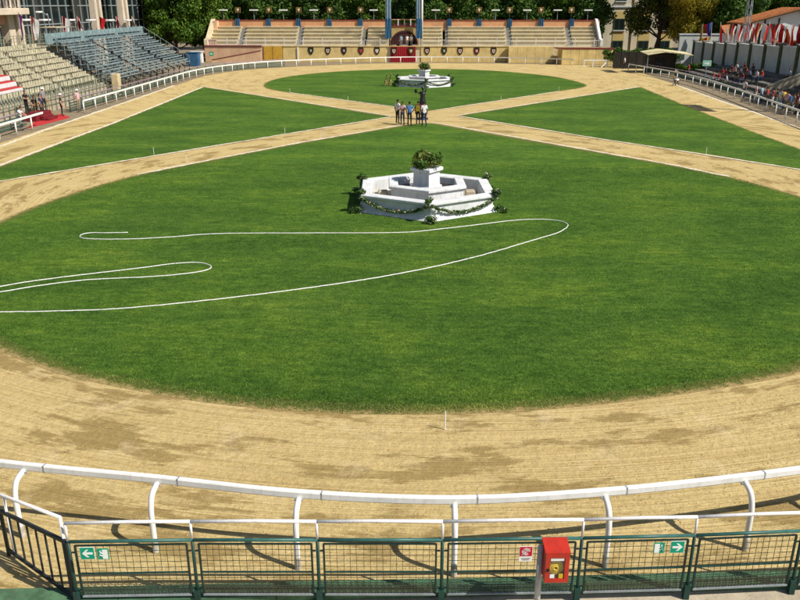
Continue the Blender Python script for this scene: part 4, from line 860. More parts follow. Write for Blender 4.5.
# heraldic crests
CRD = mat('crest_dark', (.035, .022, .015), .6, .4, 6.); GILT = mat('gilt', (.34, .22, .06), .5, .6, 6., metal=.4)
CRC = [(.04, .10, .05), (.70, .66, .55), (.05, .04, .05), (.45, .05, .05), (.66, .62, .5), (.68, .62, .52), (.42, .30, .08), (.66, .6, .5), (.06, .12, .06), (.7, .66, .55), (.45, .08, .06), (.7, .64, .5)]
def crest(px, i, label, grp):
    t = thing('crest', label, 'crest', (FX(px), YW - (.2 if 390 < px < 416 else .005), 1.15), 0, grp)
    sh = [(-.42, .3), (-.30, .62), (-.05, .52), (.05, .52), (.30, .62), (.42, .3), (.40, -.05), (.22, -.42), (0, -.58), (-.22, -.42), (-.40, -.05)]
    MB().plate([(x_ * 1.08, z_ * 1.05 + .55) for x_, z_ in sh[::-1]][::-1], -.06, 0).obj('mantling', CRD, t)
    MB().plate([(-.24, .80), (.24, .80), (.24, .52), (.12, .3), (0, .22), (-.12, .3), (-.24, .52)][::-1], -.09, -.062).obj('shield', mat('crest_%d' % i, CRC[i], .7, .3, 7.), t)
    MB().plate([(-.04, .76), (.05, .76), (.16, .5), (.04, .44), (-.10, .52)][::-1], -.105, -.0905).obj('charge', (mat('crest_a', (.45, .05, .04), .7, .2, 7.), mat('crest_b', (.7, .66, .55), .7, .2, 7.))[i % 2 == 0], t)
for i, px in enumerate((311, 328, 344, 361, 377, 394, 411, 427, 444, 460, 476.5, 493.5)):
    if i in (5, 6): crest(px, i, 'dark heraldic crest hanging on the red cloth gate', 'crests on the red gate')
    else: crest(px, i, 'dark heraldic crest hanging on the yellow panelled front wall', 'crests on the yellow wall')
# blue draped pillars with emblem posts, T lamps, masts
for x in pil:
    z0 = ZT - .35; o = thing('draped_pillar', 'short pillar draped in blue cloth on the orange parapet', 'pillar', (x, YW + YT + .34, 0), 0, 'blue draped pillars on the parapet')
    MB().bx(-.28, .28, -.30, .30, z0, ZP + .12).obj('pillar', GREY, o)
    m = MB(); n = 10; ra = []
    for i in range(n + 1): ra.append((-.42 + .84 * i / n, -.42 - .06 * math.sin(i * 2.2)))
    vs = [(a, b, z0 + .05) for a, b in ra] + [(a * .85, b, ZP + .2) for a, b in ra] + [(a, -.33, z0 + .05) for a, b in ra] + [(a * .85, -.33, ZP + .2) for a, b in ra]; n1 = n + 1
    m.add(vs, [(i, i + 1, n1 + i + 1, n1 + i) for i in range(n)] + [(2 * n1 + i, 3 * n1 + i, 3 * n1 + i + 1, 2 * n1 + i + 1) for i in range(n)] + [(n1 + i, n1 + i + 1, 3 * n1 + i + 1, 3 * n1 + i) for i in range(n)] + [(0, n1, 3 * n1, 2 * n1), (n, 2 * n1 + n, 3 * n1 + n, n1 + n)]); m.obj('drape', BLUEC, o)
    e = thing('emblem_post', 'gilt framed square emblem on a thin post above a blue draped pillar', 'emblem', (x, YW + YT + .9, 0), 0, 'gilt emblems over the parapet')
    MB().tube([(0, 0, 0), (0, 0, 7.25)], .05, 6).obj('post', DARKST, e); zc = 7.7
    fr = MB()
    for a, b, c, d in ((-.44, .44, .32, .42), (-.44, .44, -.42, -.32), (-.44, -.34, -.32, .32), (.34, .44, -.32, .32)): fr.bx(a, b, -.08, .08, zc + c, zc + d)
    fr.obj('frame', GILT, e); MB().bx(-.36, .36, -.03, .05, zc - .34, zc + .34).obj('panel', mat('emblem_dark', (.08, .05, .02), .6, .3, 7.), e)
    MB().plate([(-.2, zc + .24), (-.2, zc - .02), (0, zc - .28), (.2, zc - .02), (.2, zc + .24)], -.07, -.031).obj('shield', mat('emblem_pale', (.66, .56, .34), .6, .3, 9.), e)
for px in (226, 256, 285, 315, 374, 435, 494, 525, 555, 585):
    x = FX(px, YW + 7); e = thing('lamp_post', 'flat white lamp bar on a thin post behind the orange parapet', 'lamp', (x, YW + YT + 1.6, 0), 0, 'flat white lamps behind the parapet')
    MB().tube([(0, 0, 0), (0, 0, 7.55)], .06, 6).obj('post', STEEL, e); MB().bbox(-.68, .68, -.3, .3, 7.55, 7.75, .04).obj('lamp_head', WHITE, e)
for px, lab, wh in ((388.5, 'tall mast with blue-grey banner beside the arch, with no white pole', 0), (419.5, 'tall blue-grey bannered mast with a bright white pole beside the arch', 1)):
    x = FX(px, YW + 1); e = thing('banner_mast', lab, 'mast', (x, YW + 1.05, ZW))
    MB().tube([(0, 0, 0), (0, 0, 11.5)], [.09, .07], 8).obj('pole', WHITE, e, True)
    def drape(name, mt, w, z0, z1, ya, x0_=0):
        m = MB(); n = 8; vs = []
        for zz_ in (z0, z1):
            for i in range(n + 1): vs.append((x0_ + w * (i / n - .5) * (1.1 if zz_ == z0 else 1), ya - .05 * math.sin(i * 1.7 + zz_), zz_))
        k = len(vs); vs += [(a, b + .05, c) for a, b, c in vs]; n1 = n + 1
        m.add(vs, [(i, i + 1, n1 + i + 1, n1 + i) for i in range(n)] + [(k + i, k + n1 + i, k + n1 + i + 1, k + i + 1) for i in range(n)] + [(0, n1, k + n1, k), (n, k + n, k + n1 + n, n1 + n), (0, k, k + n, n), (n1, n1 + n, k + n1 + n, k + n1)]); m.obj(name, mt, e)
    drape('banner', BLUEP, .62 if wh else .8, 3.9, 11.3, -.22, -.28 if wh else 0); drape('drape', BLUEC, .95, 1.2, 4.1, -.34, -.1 if wh else 0)
    if wh: MB().tube([(.34, -.15, 0), (.34, -.15, 11.3)], .16, 8).obj('white_pole', WHITE, e, True)
# people in the arch
for dx, top, lab in ((-.5, 'sky', 'person in light blue shirt standing inside the dark arch'), (.45, 'white', 'person in white shirt standing inside the dark arch'), (1.15, 'white', 'person in white with a yellow hat leaning inside the arch')):
    person(lab, (AX + dx, YW + 1.15, ZW + .005), PI + dx * .3, top, 'grey', 'stand', h=1.7, hat='yellow' if dx > 1 else None)

# ------------------------------------------------------------ cream building behind the far terrace end
CREAM = mat('cream_plaster', (.66, .60, .44), .9, .15, .5, grime=.2); YPL = mat('yellow_plaster', (.58, .44, .17), .9, .15, .8); SHUT = mat('green_shutter', (.03, .07, .05), .6, .3, 5.); GLD = glass_mat('dark_glass')
YC = 149.5; bx0 = FX(598, YC); bx1 = FX(672, YC); OB = Vector(((bx0 + bx1) / 2, YC, 0)); ZB = 15
cb = thing('cream_building', 'cream plastered building with yellow window bays behind the autumn tree', 'building', OB)
MB(OB).bx(bx0, bx1, YC, YC + 11, 0, ZB).obj('wall', CREAM, cb)
rf = MB(OB).add([(bx0 - .6, YC - .6, ZB), (bx1 + .6, YC - .6, ZB), (bx1 + .6, YC + 11.6, ZB), (bx0 - .6, YC + 11.6, ZB), (bx0 + 3, YC + 5.5, ZB + 2.4), (bx1 - 3, YC + 5.5, ZB + 2.4)], [(0, 1, 5, 4), (1, 2, 5), (2, 3, 4, 5), (3, 0, 4), (3, 2, 1, 0)]).obj('roof', mat('tile_orange', (.45, .17, .06), .9, .35, 3., bump=.5, bscale=12), cb)
def zat(py, Y): return atY(500, py, Y).z
cor = zat(6.5, YC); MB(OB).bx(bx0 - .1, bx1 + .1, YC - .18, YC - .002, cor - .12, cor + .16).obj('string_course', STONE, cb)
for cx_ in (616.5, 642, 663):
    xx = FX(cx_, YC); MB(OB).bx(xx - 1.0, xx + 1.0, YC - .06, YC - .002, .5, cor - .8).obj('bay', YPL, cb)
    for z0, z1 in ((zat(30, YC), zat(18.5, YC)), (zat(49, YC) - .4, zat(40.5, YC)), (cor + .9, cor + 3.0)):
        wf = MB(OB).bx(xx - .92, xx + .92, YC - .12, YC - .065, z0, z1).obj('window', SHUT, cb)
        for s in (-1, 1): MB(OB).bx(xx + s * .42 - .36, xx + s * .42 + .36, YC - .135, YC - .122, z0 + .12, z1 - .12).obj('pane', GLD, wf)
        MB(OB).bx(xx - 1.05, xx + 1.05, YC - .26, YC - .07, z0 - .16, z0 - .01).obj('sill', STONE, wf)
xx = FX(629, YC); MB(OB).tube([(xx, YC - .1, 0), (xx, YC - .1, ZB)], .09, 8).obj('drainpipe', mat('rust_pipe', (.25, .15, .08), .7, .3, 3.), cb)
# dark fence with posts
DF0, DF1 = P(613, 68.5), Vector((34.5, 118.0, 0)); df = thing('screen_fence', 'dark brown screen fence between the yellow wall and the awning hut', 'fence', DF0)
n = 8; DK = mat('dark_net', (.045, .038, .028), .9, .4, 2.)
for k in range(n):
    a, b = DF0.lerp(DF1, k / n), DF0.lerp(DF1, (k + 1) / n); MB(DF0).beam(zz(a, 1.15), zz(b, 1.15), .05, 2.2).obj('screen_panel', DK, df); MB(DF0).tube([zz(b, 0), zz(b, 2.4)], .06, 6).obj('post', DARKST, df)
for k, (dx, dy) in enumerate(((.5, 1.6), (3, 1.0), (5.6, .4), (8.2, .2))):
    p = DF0 + Vector((dx, dy + 1, 0)); o = link('hedge_bush', leaves('hedge_bush', [(random.uniform(-1.2, 1.2), random.uniform(-.5, .5), 1.1 + random.uniform(0, 1.3)) for _ in range(12)], [.6] * 12, 2600, .12, LF_DARK, 200 + k), None, p); tag(o, 'dark green bush showing over the brown screen fence', 'bush', 'bushes behind the screen fence')
    MB().tube([(0, 0, 0), (.1, 0, 1.2), (-.2, 0, 2)], [.06, .04, .02], 6).obj('stem', BARK, o)
# awning hut
AH = Vector((atY(667, 50, 112).x, 112, 0)); ah = thing('awning_hut', 'small dark hut under a pale yellow sloping awning roof', 'hut', AH)
w0, w1 = atY(645, 50, 112).x, atY(690, 50, 112).x
MB(AH).add([(w0, 110.3, 2.42), (AH.x - .6, 110.3, 2.78), (AH.x - .6, 114.5, 2.95), (w0, 114.5, 2.6), (w0, 110.3, 2.32), (AH.x - .6, 110.3, 2.68), (AH.x - .6, 114.5, 2.85), (w0, 114.5, 2.5)], [(0, 1, 2, 3), (7, 6, 5, 4), (0, 4, 5, 1), (1, 5, 6, 2), (2, 6, 7, 3), (3, 7, 4, 0)]).obj('roof_slope', mat('awning_cream', (.62, .54, .30), .8, .15, 2.), ah)
MB(AH).add([(AH.x - .58, 110.3, 2.78), (w1, 110.3, 2.36), (w1, 114.5, 2.55), (AH.x - .58, 114.5, 2.95), (AH.x - .58, 110.3, 2.68), (w1, 110.3, 2.26), (w1, 114.5, 2.45), (AH.x - .58, 114.5, 2.85)], [(0, 1, 2, 3), (7, 6, 5, 4), (0, 4, 5, 1), (1, 5, 6, 2), (2, 6, 7, 3), (3, 7, 4, 0)]).obj('roof_slope', mat('awning_cream', (.62, .54, .30)), ah)
MB(AH).bx(AH.x - 2.2, AH.x + 1.2, 111.5, 114, 0, 2.35).obj('wall', DK, ah); MB(AH).bx(AH.x - 1.6, AH.x - .5, 111.43, 111.495, 1.0, 1.9).obj('counter_window', glass_mat('hut_glass'), ah)
for xx in (w0 + .1, w1 - .1): MB(AH).tube([(xx, 110.5, 0), (xx, 110.5, 2.28)], .05, 6).obj('post', STEEL, ah)
for k, (dx, dy) in enumerate(((2.2, -1.0), (3.8, -2.2), (5.4, -3.0))):
    o = link('hedge_bush', leaves('hedge_bush', [(random.uniform(-.8, .8), random.uniform(-.5, .5), .3 + random.uniform(0, .9)) for _ in range(10)], [.45] * 10, 2200, .10, LF_MID, 230 + k), None, AH + Vector((dx, dy, 0))); tag(o, 'low green bush beside the awning hut', 'bush', 'bushes beside the awning hut')
    MB().tube([(0, 0, 0), (.05, 0, .5), (-.1, 0, .9)], [.05, .03, .02], 6).obj('stem', BARK, o)

# ------------------------------------------------------------ terrace and wall on the shaded side
OR = Vector((31.5, 95, 0)); rt = thing('shaded_terrace', 'shaded grey concrete terrace steps below the pale wall', 'terrace', OR)
def rz_base(Y): return 1.0 + (115 - Y) * .022
for k in range(5):
    x0 = 31.6 + k * 1.25
    for y0 in range(58, 108, 10):
        z = (k + 1) / 5 * rz_base(y0 + 5); MB(OR).bbox(x0, 38.1 if k == 4 else x0 + 1.6, y0 + .01, y0 + 9.99, 0, z, .03).obj('step', mat('old_terrace', (.17, .16, .13), .95, .4, 1.2, bump=.3, bscale=15, grime=.5), rt)
wl = thing('boundary_wall', 'tall pale panelled wall with dark green pilasters behind the shaded terrace', 'wall', (38, 95, 0)); OW = Vector((38, 95, 0))
PALEW = mat('pale_blue_wall', (.58, .60, .55), .9, .15, .6, grime=.3); PILG = mat('pilaster_green', (.10, .115, .05), .9, .3, 2., grime=.3)
Y0 = 62.0; k = 0
while Y0 < 121:
    Y1 = Y0 + 4.3; zt = 4.35 - (Y0 - 85) * .028 + random.uniform(-.06, .06) if Y0 > 85 else 4.4
    MB(OW).bx(38.15, 38.45, Y0 + .25, Y1 - .25, 0, zt).obj('wall_panel', PALEW, wl); MB(OW).bx(38.08, 38.52, Y0 + .252, Y1 - .252, zt + .002, zt + .12).obj('coping', STONE, wl)
    p = MB(OW).bx(37.98, 38.55, Y1 - .25, Y1 + .248, 0, zt + .2).obj('pilaster', PILG, wl); MB(OW).bx(37.9, 38.63, Y1 - .32, Y1 + .318, zt + .202, zt + .34).obj('cap', GREY, p); Y0 = Y1
ew = thing('white_side_wall', 'pale wall set back beside the boundary wall end, behind the awning hut', 'wall', (36, 124, 0)); MB((36, 124, 0)).bx(36.5, 46, 124, 124.4, 0, 4.4).obj('wall_panel', PALEW, ew); MB((36, 124, 0)).bx(36.4, 46.1, 123.9, 124.5, 4.405, 4.55).obj('coping', STONE, ew)
# second fence behind the white rail
rf2 = thing('spectator_fence', 'dark spectator fence with mauve top rail in front of the shaded terrace', 'fence', (30.8, 95, 0)); of = Vector((30.8, 95, 0))
MAUVE = mat('mauve_rail', (.34, .27, .32), .6, .3, 4.); GPAN = mat('fence_green', (.03, .10, .075), .6, .4, 4.)
def spect_fence(root, off, pts):
    for a, b in zip(pts, pts[1:]):
        a = Vector((*a, 0)); b = Vector((*b, 0)); k = max(1, round((b - a).length / 2.5))
        for j in range(k):
            p, q = a.lerp(b, j / k), a.lerp(b, (j + 1) / k); pa = MB(off)
            for z in (.15, .35, .55, .75): pa.beam(zz(p, z), zz(q, z), .03, .09)
            pn = pa.obj('panel', GPAN, root); MB(off).beam(zz(p, 1.05), zz(q, 1.05), .07, .07).obj('top_rail', MAUVE, root); MB(off).tube([zz(p, 0), zz(p, 1.05)], .04, 6).obj('post', DARKST, root)
spect_fence(rf2, of, [(29.9, 58), (30.6, 70), (31.2, 80), (31.4, 90), (31.2, 98), (30.2, 105), (28.8, 112)])
mast = None
def lattice(loc, h, label, head=True):
    t = thing('light_mast', label, 'mast', loc); 
    for sx, sy_ in ((-1, -1), (1, -1), (1, 1), (-1, 1)): MB().beam((sx * .35, sy_ * .35, 0), (sx * .16, sy_ * .16, h), .07).obj('leg', STEEL, t)
    m = MB(); k = int(h / 1.0)
    for i in range(k):
        a, b = .35 - .19 * i / k, .35 - .19 * (i + 1) / k; z0, z1 = h * i / k, h * (i + 1) / k
        for (p, q) in (((-1, -1), (1, -1)), ((1, -1), (1, 1)), ((1, 1), (-1, 1)), ((-1, 1), (-1, -1))): m.beam((p[0] * a, p[1] * a, z0), (q[0] * b, q[1] * b, z1), .035)
    m.obj('bracing', STEEL, t)
    if head:
        MB().bx(-.25, .25, -2.4, 2.4, h - .15, h + .05).obj('cross_beam', STEEL, t)
        for i in range(5):
            for j in range(2): MB().box((-.35, -1.95 + i * .97, h - .5 - j * 0 + .75 * j), (.5, .8, .62), tp=.8).obj('floodlight', DARKST, t)
lattice((39.6, 107.0, 0), 17, 'tall thin lattice mast behind the pale wall and flags')
lattice((40.6, 65.2, 0), 19, 'floodlight mast behind the shaded terrace beyond the pale wall')
# flags
def flag_mat(name, c):
    m = leaf_mat(name, [c, tuple(x * .85 for x in c)], .45); return m
FLG = {k: flag_mat('flag_' + k, c) for k, c in dict(red=(.62, .03, .03), white=(.78, .76, .74), blue=(.06, .10, .42), gold=(.62, .40, .04), black=(.05, .04, .04), purple=(.14, .04, .15), orange=(.6, .2, .05)).items()}
def flag(base, top, cols, label, drop=1.9, w=.9, grp=None, sx=1):
    base = Vector(base); top = Vector(top); t = thing('flag', label, 'flag', base, 0, grp); d = top - base
    MB().tube([(0, 0, 0), d], .035, 6).obj('pole', mat('flag_pole', (.5, .46, .38), .6, .3, 5.), t); up = d.normalized()
    n = 10; nb = len(cols); ph = random.random() * 6
    for b in range(nb):
        m = MB(); vs = []; u0, u1 = b / nb, (b + 1) / nb
        for i in range(n + 1):
            s = i / n
            for u in (u0, u1):
                att = d - up * (.03 + 1.0 * s * .0) ; x_ = sx * w * u * (.55 + .35 * math.sin(s * 2 + ph)) ; z_ = -s * drop - u * .35 * (1 - s)
                vs.append(att + Vector((x_ + .05 * math.sin(7 * s + ph), .22 * math.sin(5 * u + 3 * s + ph) * (.3 + u), z_)))
        k = len(vs); vs += [v + Vector((0, .03, 0)) for v in vs]
        fs = [(2 * i, 2 * i + 1, 2 * i + 3, 2 * i + 2) for i in range(n)] + [(k + 2 * i, k + 2 * i + 2, k + 2 * i + 3, k + 2 * i + 1) for i in range(n)] + [(2 * i, 2 * i + 2, k + 2 * i + 2, k + 2 * i) for i in range(n)] + [(2 * i + 1, k + 2 * i + 1, k + 2 * i + 3, 2 * i + 3) for i in range(n)] + [(0, k, k + 1, 1), (2 * n, 2 * n + 1, k + 2 * n + 1, k + 2 * n)]
        m.add(vs, fs).obj('cloth_stripe', FLG[cols[b]], t)
FB = 39.8
for px, cols, lab, ty, dr in [(702, ('gold', 'black'), 'black and gold banner hanging beside the lattice mast', 24, 2.9), (711, ('blue', 'blue', 'red'), 'blue and red flag drooping over the pale wall', 22, 2.5), (708.5, ('gold', 'red', 'gold'), 'gold banner with red stripe lying over the pale wall coping', 36, 1.6)]:
    tp = atX(px + 1, ty, 39.0 if ty > 30 else 39.3); flag((tp.x + .2, tp.y - .6, 0), tp, cols, lab, dr, 1.4, sx=-1)
for px, ty, cols, lab in [(721, 22, ('white', 'red'), 'white and red flag touching the lattice mast'), (733, 24, ('red', 'white'), 'red and white flag hanging in front of the annex roof'), (738, 24, ('white', 'red', 'white'), 'white flag with red middle stripe at the house eave corner'), (749, 22, ('red', 'white'), 'red and white flag before the white house wall, nearest its small window'), (757, 22, ('red', 'orange', 'white'), 'red, orange and white flag beside the small house window'), (763, 23, ('white', 'red'), 'white and red flag at the side of the wide house window'), (776, 23, ('red', 'white'), 'red and white flag across the wide dark house window'), (781, 23, ('red', 'white'), 'red and white flag between the wide house window and brick shed'), (799, 24, ('red', 'red', 'white'), 'mostly red flag above the low brick shed'), (727, 26, ('orange', 'white'), 'orange and white flag between the lattice mast and the annex'), (744, 25, ('white', 'red', 'red'), 'white and red flag under the house eave, beyond its corner post'), (753, 27, ('red', 'white', 'orange'), 'red, white and orange flag hanging before the small house window'), (770, 21, ('white', 'white', 'red'), 'mostly white flag hanging before the wide dark house window'), (787, 26, ('red', 'orange'), 'red and orange flag beside the low brick shed'), (793, 23, ('white', 'red'), 'white and red flag on a tall pole at the brick shed end')]:
    tp = atX(px, ty, FB + .3 * random.random()); flag((tp.x + random.uniform(-.4, .7), tp.y + random.uniform(-.5, 1.6), 0), tp, cols, lab, random.uniform(2.0, 2.9), random.uniform(.75, 1.1))
# orange roofed house
YHs = 116.0; hx0 = atY(746, 20, YHs).x; hx1 = atY(797, 20, YHs).x; OH = Vector((hx1, YHs, 0)); ze = zat(22, YHs); za = zat(8, YHs)
hs = thing('house', 'white gabled house with orange tiled roof behind the red and white flags', 'house', OH); TILE = mat('tile_orange', (.5, .2, .07))
w = hx1 - hx0
MB(OH).plate([(hx0 + .5, 0), (hx1 + w - .5, 0), (hx1 + w - .5, ze - .2), (hx1, za - .25), (hx0 + .5, ze - .2)], YHs + .6, YHs + 6).obj('wall', mat('house_white', (.66, .69, .70), .9, .12, .5), hs)
for s in (-1, 1):
    x_e = hx1 + s * (w + .3); r_ = MB(OH).add([(hx1, YHs, za), (x_e, YHs, ze - .1), (x_e, YHs + 6.5, ze - .1), (hx1, YHs + 6.5, za), (hx1, YHs, za - .2), (x_e, YHs, ze - .3), (x_e, YHs + 6.5, ze - .3), (hx1, YHs + 6.5, za - .2)], [(0, 1, 2, 3), (7, 6, 5, 4), (0, 4, 5, 1), (1, 5, 6, 2), (2, 6, 7, 3), (3, 7, 4, 0)]); ro = r_.obj('roof_slope', TILE, hs)
    for j in range(6): y = YHs + .3 + j * 1.0; MB(OH).tube([(hx1, y, za + .04), (x_e, y, ze - .06)], .09, 6).obj('tile_rib', TILE, ro)
    MB(OH).beam((hx1 + s * .01, YHs + .02, za - .28), (x_e, YHs + .02, ze - .38), .1, .16).obj('bargeboard', mat('dark_timber', (.06, .035, .02)), hs)
DT = mat('dark_timber', (.06, .035, .02))
for px0, px1, y0, y1 in ((749, 755, 31, 46), (768, 778, 24, 44), (759, 764, 30, 44)):
    a, b = atY(px0, y0, YHs).x, atY(px1, y0, YHs).x; wf = MB(OH).bx(a, b, YHs + .5, YHs + .595, zat(y1, YHs), zat(y0, YHs)).obj('window', DT, hs); MB(OH).bx(a + .12, b - .12, YHs + .47, YHs + .495, zat(y1, YHs) + .12, zat(y0, YHs) - .12).obj('pane', GLD, wf)
for px in (748, 767, 781): a = atY(px, 20, YHs).x; MB(OH).bx(a - .08, a + .08, YHs + .44, YHs + .59, 0, zat(24 if px < 750 else 18, YHs)).obj('timber_post', DT, hs)
an = thing('annex', 'low orange roofed annex beside the white gabled house', 'annex', (hx0 - 1.5, YHs + 2, 0)); oa = Vector((hx0 - 1.5, YHs + 2, 0)); a0, a1 = atY(732, 28, YHs).x, hx0 + .4
MB(oa).bx(a0 + .2, a1, YHs + 2, YHs + 4, 0, zat(33, YHs) - .1).obj('wall', mat('house_white', (.66, .69, .70)), an)
MB(oa).add([(a0 - .2, YHs + 1.6, zat(34, YHs)), (a1, YHs + 1.6, zat(32, YHs)), (a1, YHs + 4.2, zat(24, YHs)), (a0 - .2, YHs + 4.2, zat(26, YHs)), (a0 - .2, YHs + 1.6, zat(34, YHs) - .2), (a1, YHs + 1.6, zat(32, YHs) - .2), (a1, YHs + 4.2, zat(24, YHs) - .2), (a0 - .2, YHs + 4.2, zat(26, YHs) - .2)], [(0, 1, 2, 3), (7, 6, 5, 4), (0, 4, 5, 1), (1, 5, 6, 2), (2, 6, 7, 3), (3, 7, 4, 0)]).obj('roof', TILE, an)
sd_ = thing('brick_shed', 'low brick coloured shed roof behind the pale wall beside the white gable', 'shed', tuple(zz(atY(793, 45, 100), 0))); MB().bx(-2, 5, 0, 3, 0, atY(793, 43, 100).z).obj('wall', mat('brick_red', (.28, .12, .06), .9, .3, 4.), sd_); MB().bx(-2.2, 5.2, -.2, 3.2, atY(793, 43, 100).z + .005, atY(793, 43, 100).z + .2).obj('roof', mat('brick_roof', (.36, .16, .08), .9, .3, 4.), sd_)
# ------------------------------------------------------------ seats and stands on the sunny side
OLB = Vector((-33, 66, 0)); bt = thing('beige_seat_stand', 'stand of weathered beige plastic seats beside the red carpet', 'stand', OLB)
BEI = mat('beige_seat', (.58, .53, .37), .8, .5, 3.5, grime=.7); BST = mat('beige_step', (.40, .37, .27), .9, .3, 2., grime=.5)
LZ0, LZ1, LX0, LX1, NL = 1.25, 4.25, -32.4, -38.2, 8
ya, yb = 48.0, 81.4
for k in range(NL):
    x = LX0 + (LX1 - LX0) * k / NL; dx = (LX1 - LX0) / NL; z = LZ0 + (LZ1 - LZ0) * k / (NL - 1)
    stp = MB(OLB).bx(x + dx, x, ya, yb - .12 * k * 0, z - 1.0 if k else 0, z).obj('step', BST, bt)
    m = MB(OLB); y = ya + .4
    while y < yb - .6:
        red = y < 67.0 + k * .45 and 1 <= k <= 4
        if not (72.0 < y < 72.9) and not red and random.random() > .07:
            w = .36; xx = x + dx * .62
            m.box((xx, y, z + .40), (.40, w, .05)).box((xx - .21, y, z + .58), (.05, w, .34)).box((xx, y, z + .19), (.08, .1, .38))
        y += .47
    tag(m.obj('seats', BEI, bt), kind='stuff')
    if 1 <= k <= 4: MB(OLB).bx(x + dx * .99, x + .012, ya, 66.9 + k * .45, z + .004, z + .03).obj('red_carpet', REDC if False else mat('red_carpet', (.50, .03, .03), .95, .2, 5.), stp); MB(OLB).bx(x + .005, x + .03, ya, 66.9 + k * .45, z - .36, z - .01).obj('white_riser', STONE, stp)
MB(OLB).bx(-32.38, -32.2, ya, yb, 0, 1.05).obj('front_wall', CONC, bt)
gf = MB(OLB)
for y in np.arange(ya, yb, .9): gf.beam((-32.1, y, 0), (-32.1, y, 2.2), .05)
for z in (.6, 1.0, 1.4, 1.8, 2.2): gf.beam((-32.1, ya, z), (-32.1, yb, z), .03)
gf.obj('front_fence', mat('faded_green_rail', (.14, .20, .15), .7, .3, 4.), bt)
MB(OLB).bx(-39.2, -38.3, ya, yb, 0, 4.4).obj('back_wall', BST, bt)
# steel bench stand
OLM = Vector((-34, 96, 0)); ms = thing('steel_bench_stand', 'scaffold stand of grey-blue steel benches below the glass building', 'stand', OLM)
BLS = mat('bluegrey_steel', (.27, .34, .35), .55, .35, 2.5, c2=(.12, .17, .18), metal=.1)
NM = 9; MX0, MX1, MZ0, MZ1 = -31.8, -37.6, 1.1, 4.7; my0, my1 = 81.8, 109.5
for k in range(NM):
    x = MX0 + (MX1 - MX0) * k / (NM - 1); z = MZ0 + (MZ1 - MZ0) * k / (NM - 1)
    for a, b in ((my0 + .2 * k, 90.4), (91.4, 100.4), (101.4, my1)):
        bp = MB(OLM).bbox(x - .17, x + .17, a, b, z + .38, z + .43, .012).obj('bench_plank', BLS, ms); fb = MB(OLM)
        MB(OLM).bx(x - .42, x - .2, a, b, z - .06, z - .01).obj('foot_board', BLS, bp); MB(OLM).bx(x - .20, x - .18, a, b, z + .62, z + .78).obj('back_slat', BLS, bp)
        for y in np.arange(a + .3, b, 1.4): fb.beam((x - .19, y, z), (x - .19, y, z + .78), .04).beam((x, y, z), (x, y, z + .38), .05)
        tag(fb.obj('brackets', STEEL, bp), kind='stuff')
fr = MB(OLM)
for y in np.arange(my0, my1 + .1, 2.3):
    fr.beam((MX0 + .2, y, MZ0 - .1), (MX1 - .3, y, MZ1 - .1), .08, .12)
    for k in range(0, NM, 2): x = MX0 + (MX1 - MX0) * k / (NM - 1); fr.beam((x, y, 0), (x, y, MZ0 + (MZ1 - MZ0) * k / (NM - 1) - .1), .06)
fr.obj('scaffold', DARKST, ms)
MB(OLM).bx(MX1 - .42, MX1 - .36, my0, my1 + 1, MZ1 + .1, MZ1 + 1.15).obj('back_screen', mat('bluegrey_screen', (.22, .32, .33), .7, .3, 1.5), ms)
bs = MB(OLM)
for y in np.arange(my0, my1 + 1.1, 1.2): bs.beam((MX1 - .33, y, MZ1), (MX1 - .33, y, MZ1 + 1.35), .06)
bs.obj('screen_posts', STEEL, ms)
for yy, nm in ((my0 + .02, 'side_rail'), (my1 + .1, 'side_rail')):
    q = MB(OLM); q.beam((MX0, yy, MZ0 + 1.1), (MX1, yy, MZ1 + 1.1), .05)
    for k in range(NM): x = MX0 + (MX1 - MX0) * k / (NM - 1); z = MZ0 + (MZ1 - MZ0) * k / (NM - 1); q.beam((x, yy, z - .2), (x, yy, z + 1.1), .04)
    q.obj(nm, STEEL, ms)
MB((-31.2, 81.5, 0)).bbox(-31.6, -30.9, 81.2, 82.0, 0, 2.1, .05).obj('booth', mat('booth_beige', (.60, .48, .28), .8, .2, 3.)).location = (-31.2, 81.5, 0); tag(bpy.data.objects['booth'], 'small beige box booth at the foot of the steel bench stand', 'booth')
sf = thing('spectator_fence', 'green spectator fence with mauve top rail before the steel bench stand', 'fence', (-30.2, 68, 0)); spect_fence(sf, Vector((-30.2, 68, 0)), [(-30.2, 67.8), (-30.2, 80), (-30.2, 95), (-30.3, 104), (-28.9, 110.5), (-25.5, 116.5), (-21, 120.8)])
sf = thing('spectator_fence', 'green spectator fence with mauve top rail before the beige seats', 'fence', (-30.2, 60, 0)); spect_fence(sf, Vector((-30.2, 60, 0)), [(-30.2, 46), (-30.2, 60)])
# blue barrier and white block at the far corner
cbx = P(189, 66); t = thing('blue_container', 'blue tarpaulin covered box between the steel stand and the pink wall', 'container', (-34.6, 121.5, 0)); MB().bbox(-1.0, .8, -.6, .6, 0, 1.9, .06).obj('tarpaulin', mat('blue_tarp', (.03, .11, .22), .7, .3, 2.), t); MB().bx(-1.05, .85, -.65, .65, 1.905, 1.98).obj('lid', BLUEC, t)
t = thing('white_block', 'white masonry block at the end of the pink far terrace wall', 'block', (XL - .5, YW - 2.6, 0)); MB().bbox(-.9, .8, -.6, .5, 0, 1.6, .05).obj('block', STONE, t); MB().bx(-1, .9, -.7, .6, 1.605, 1.72).obj('cap', STONE, t)
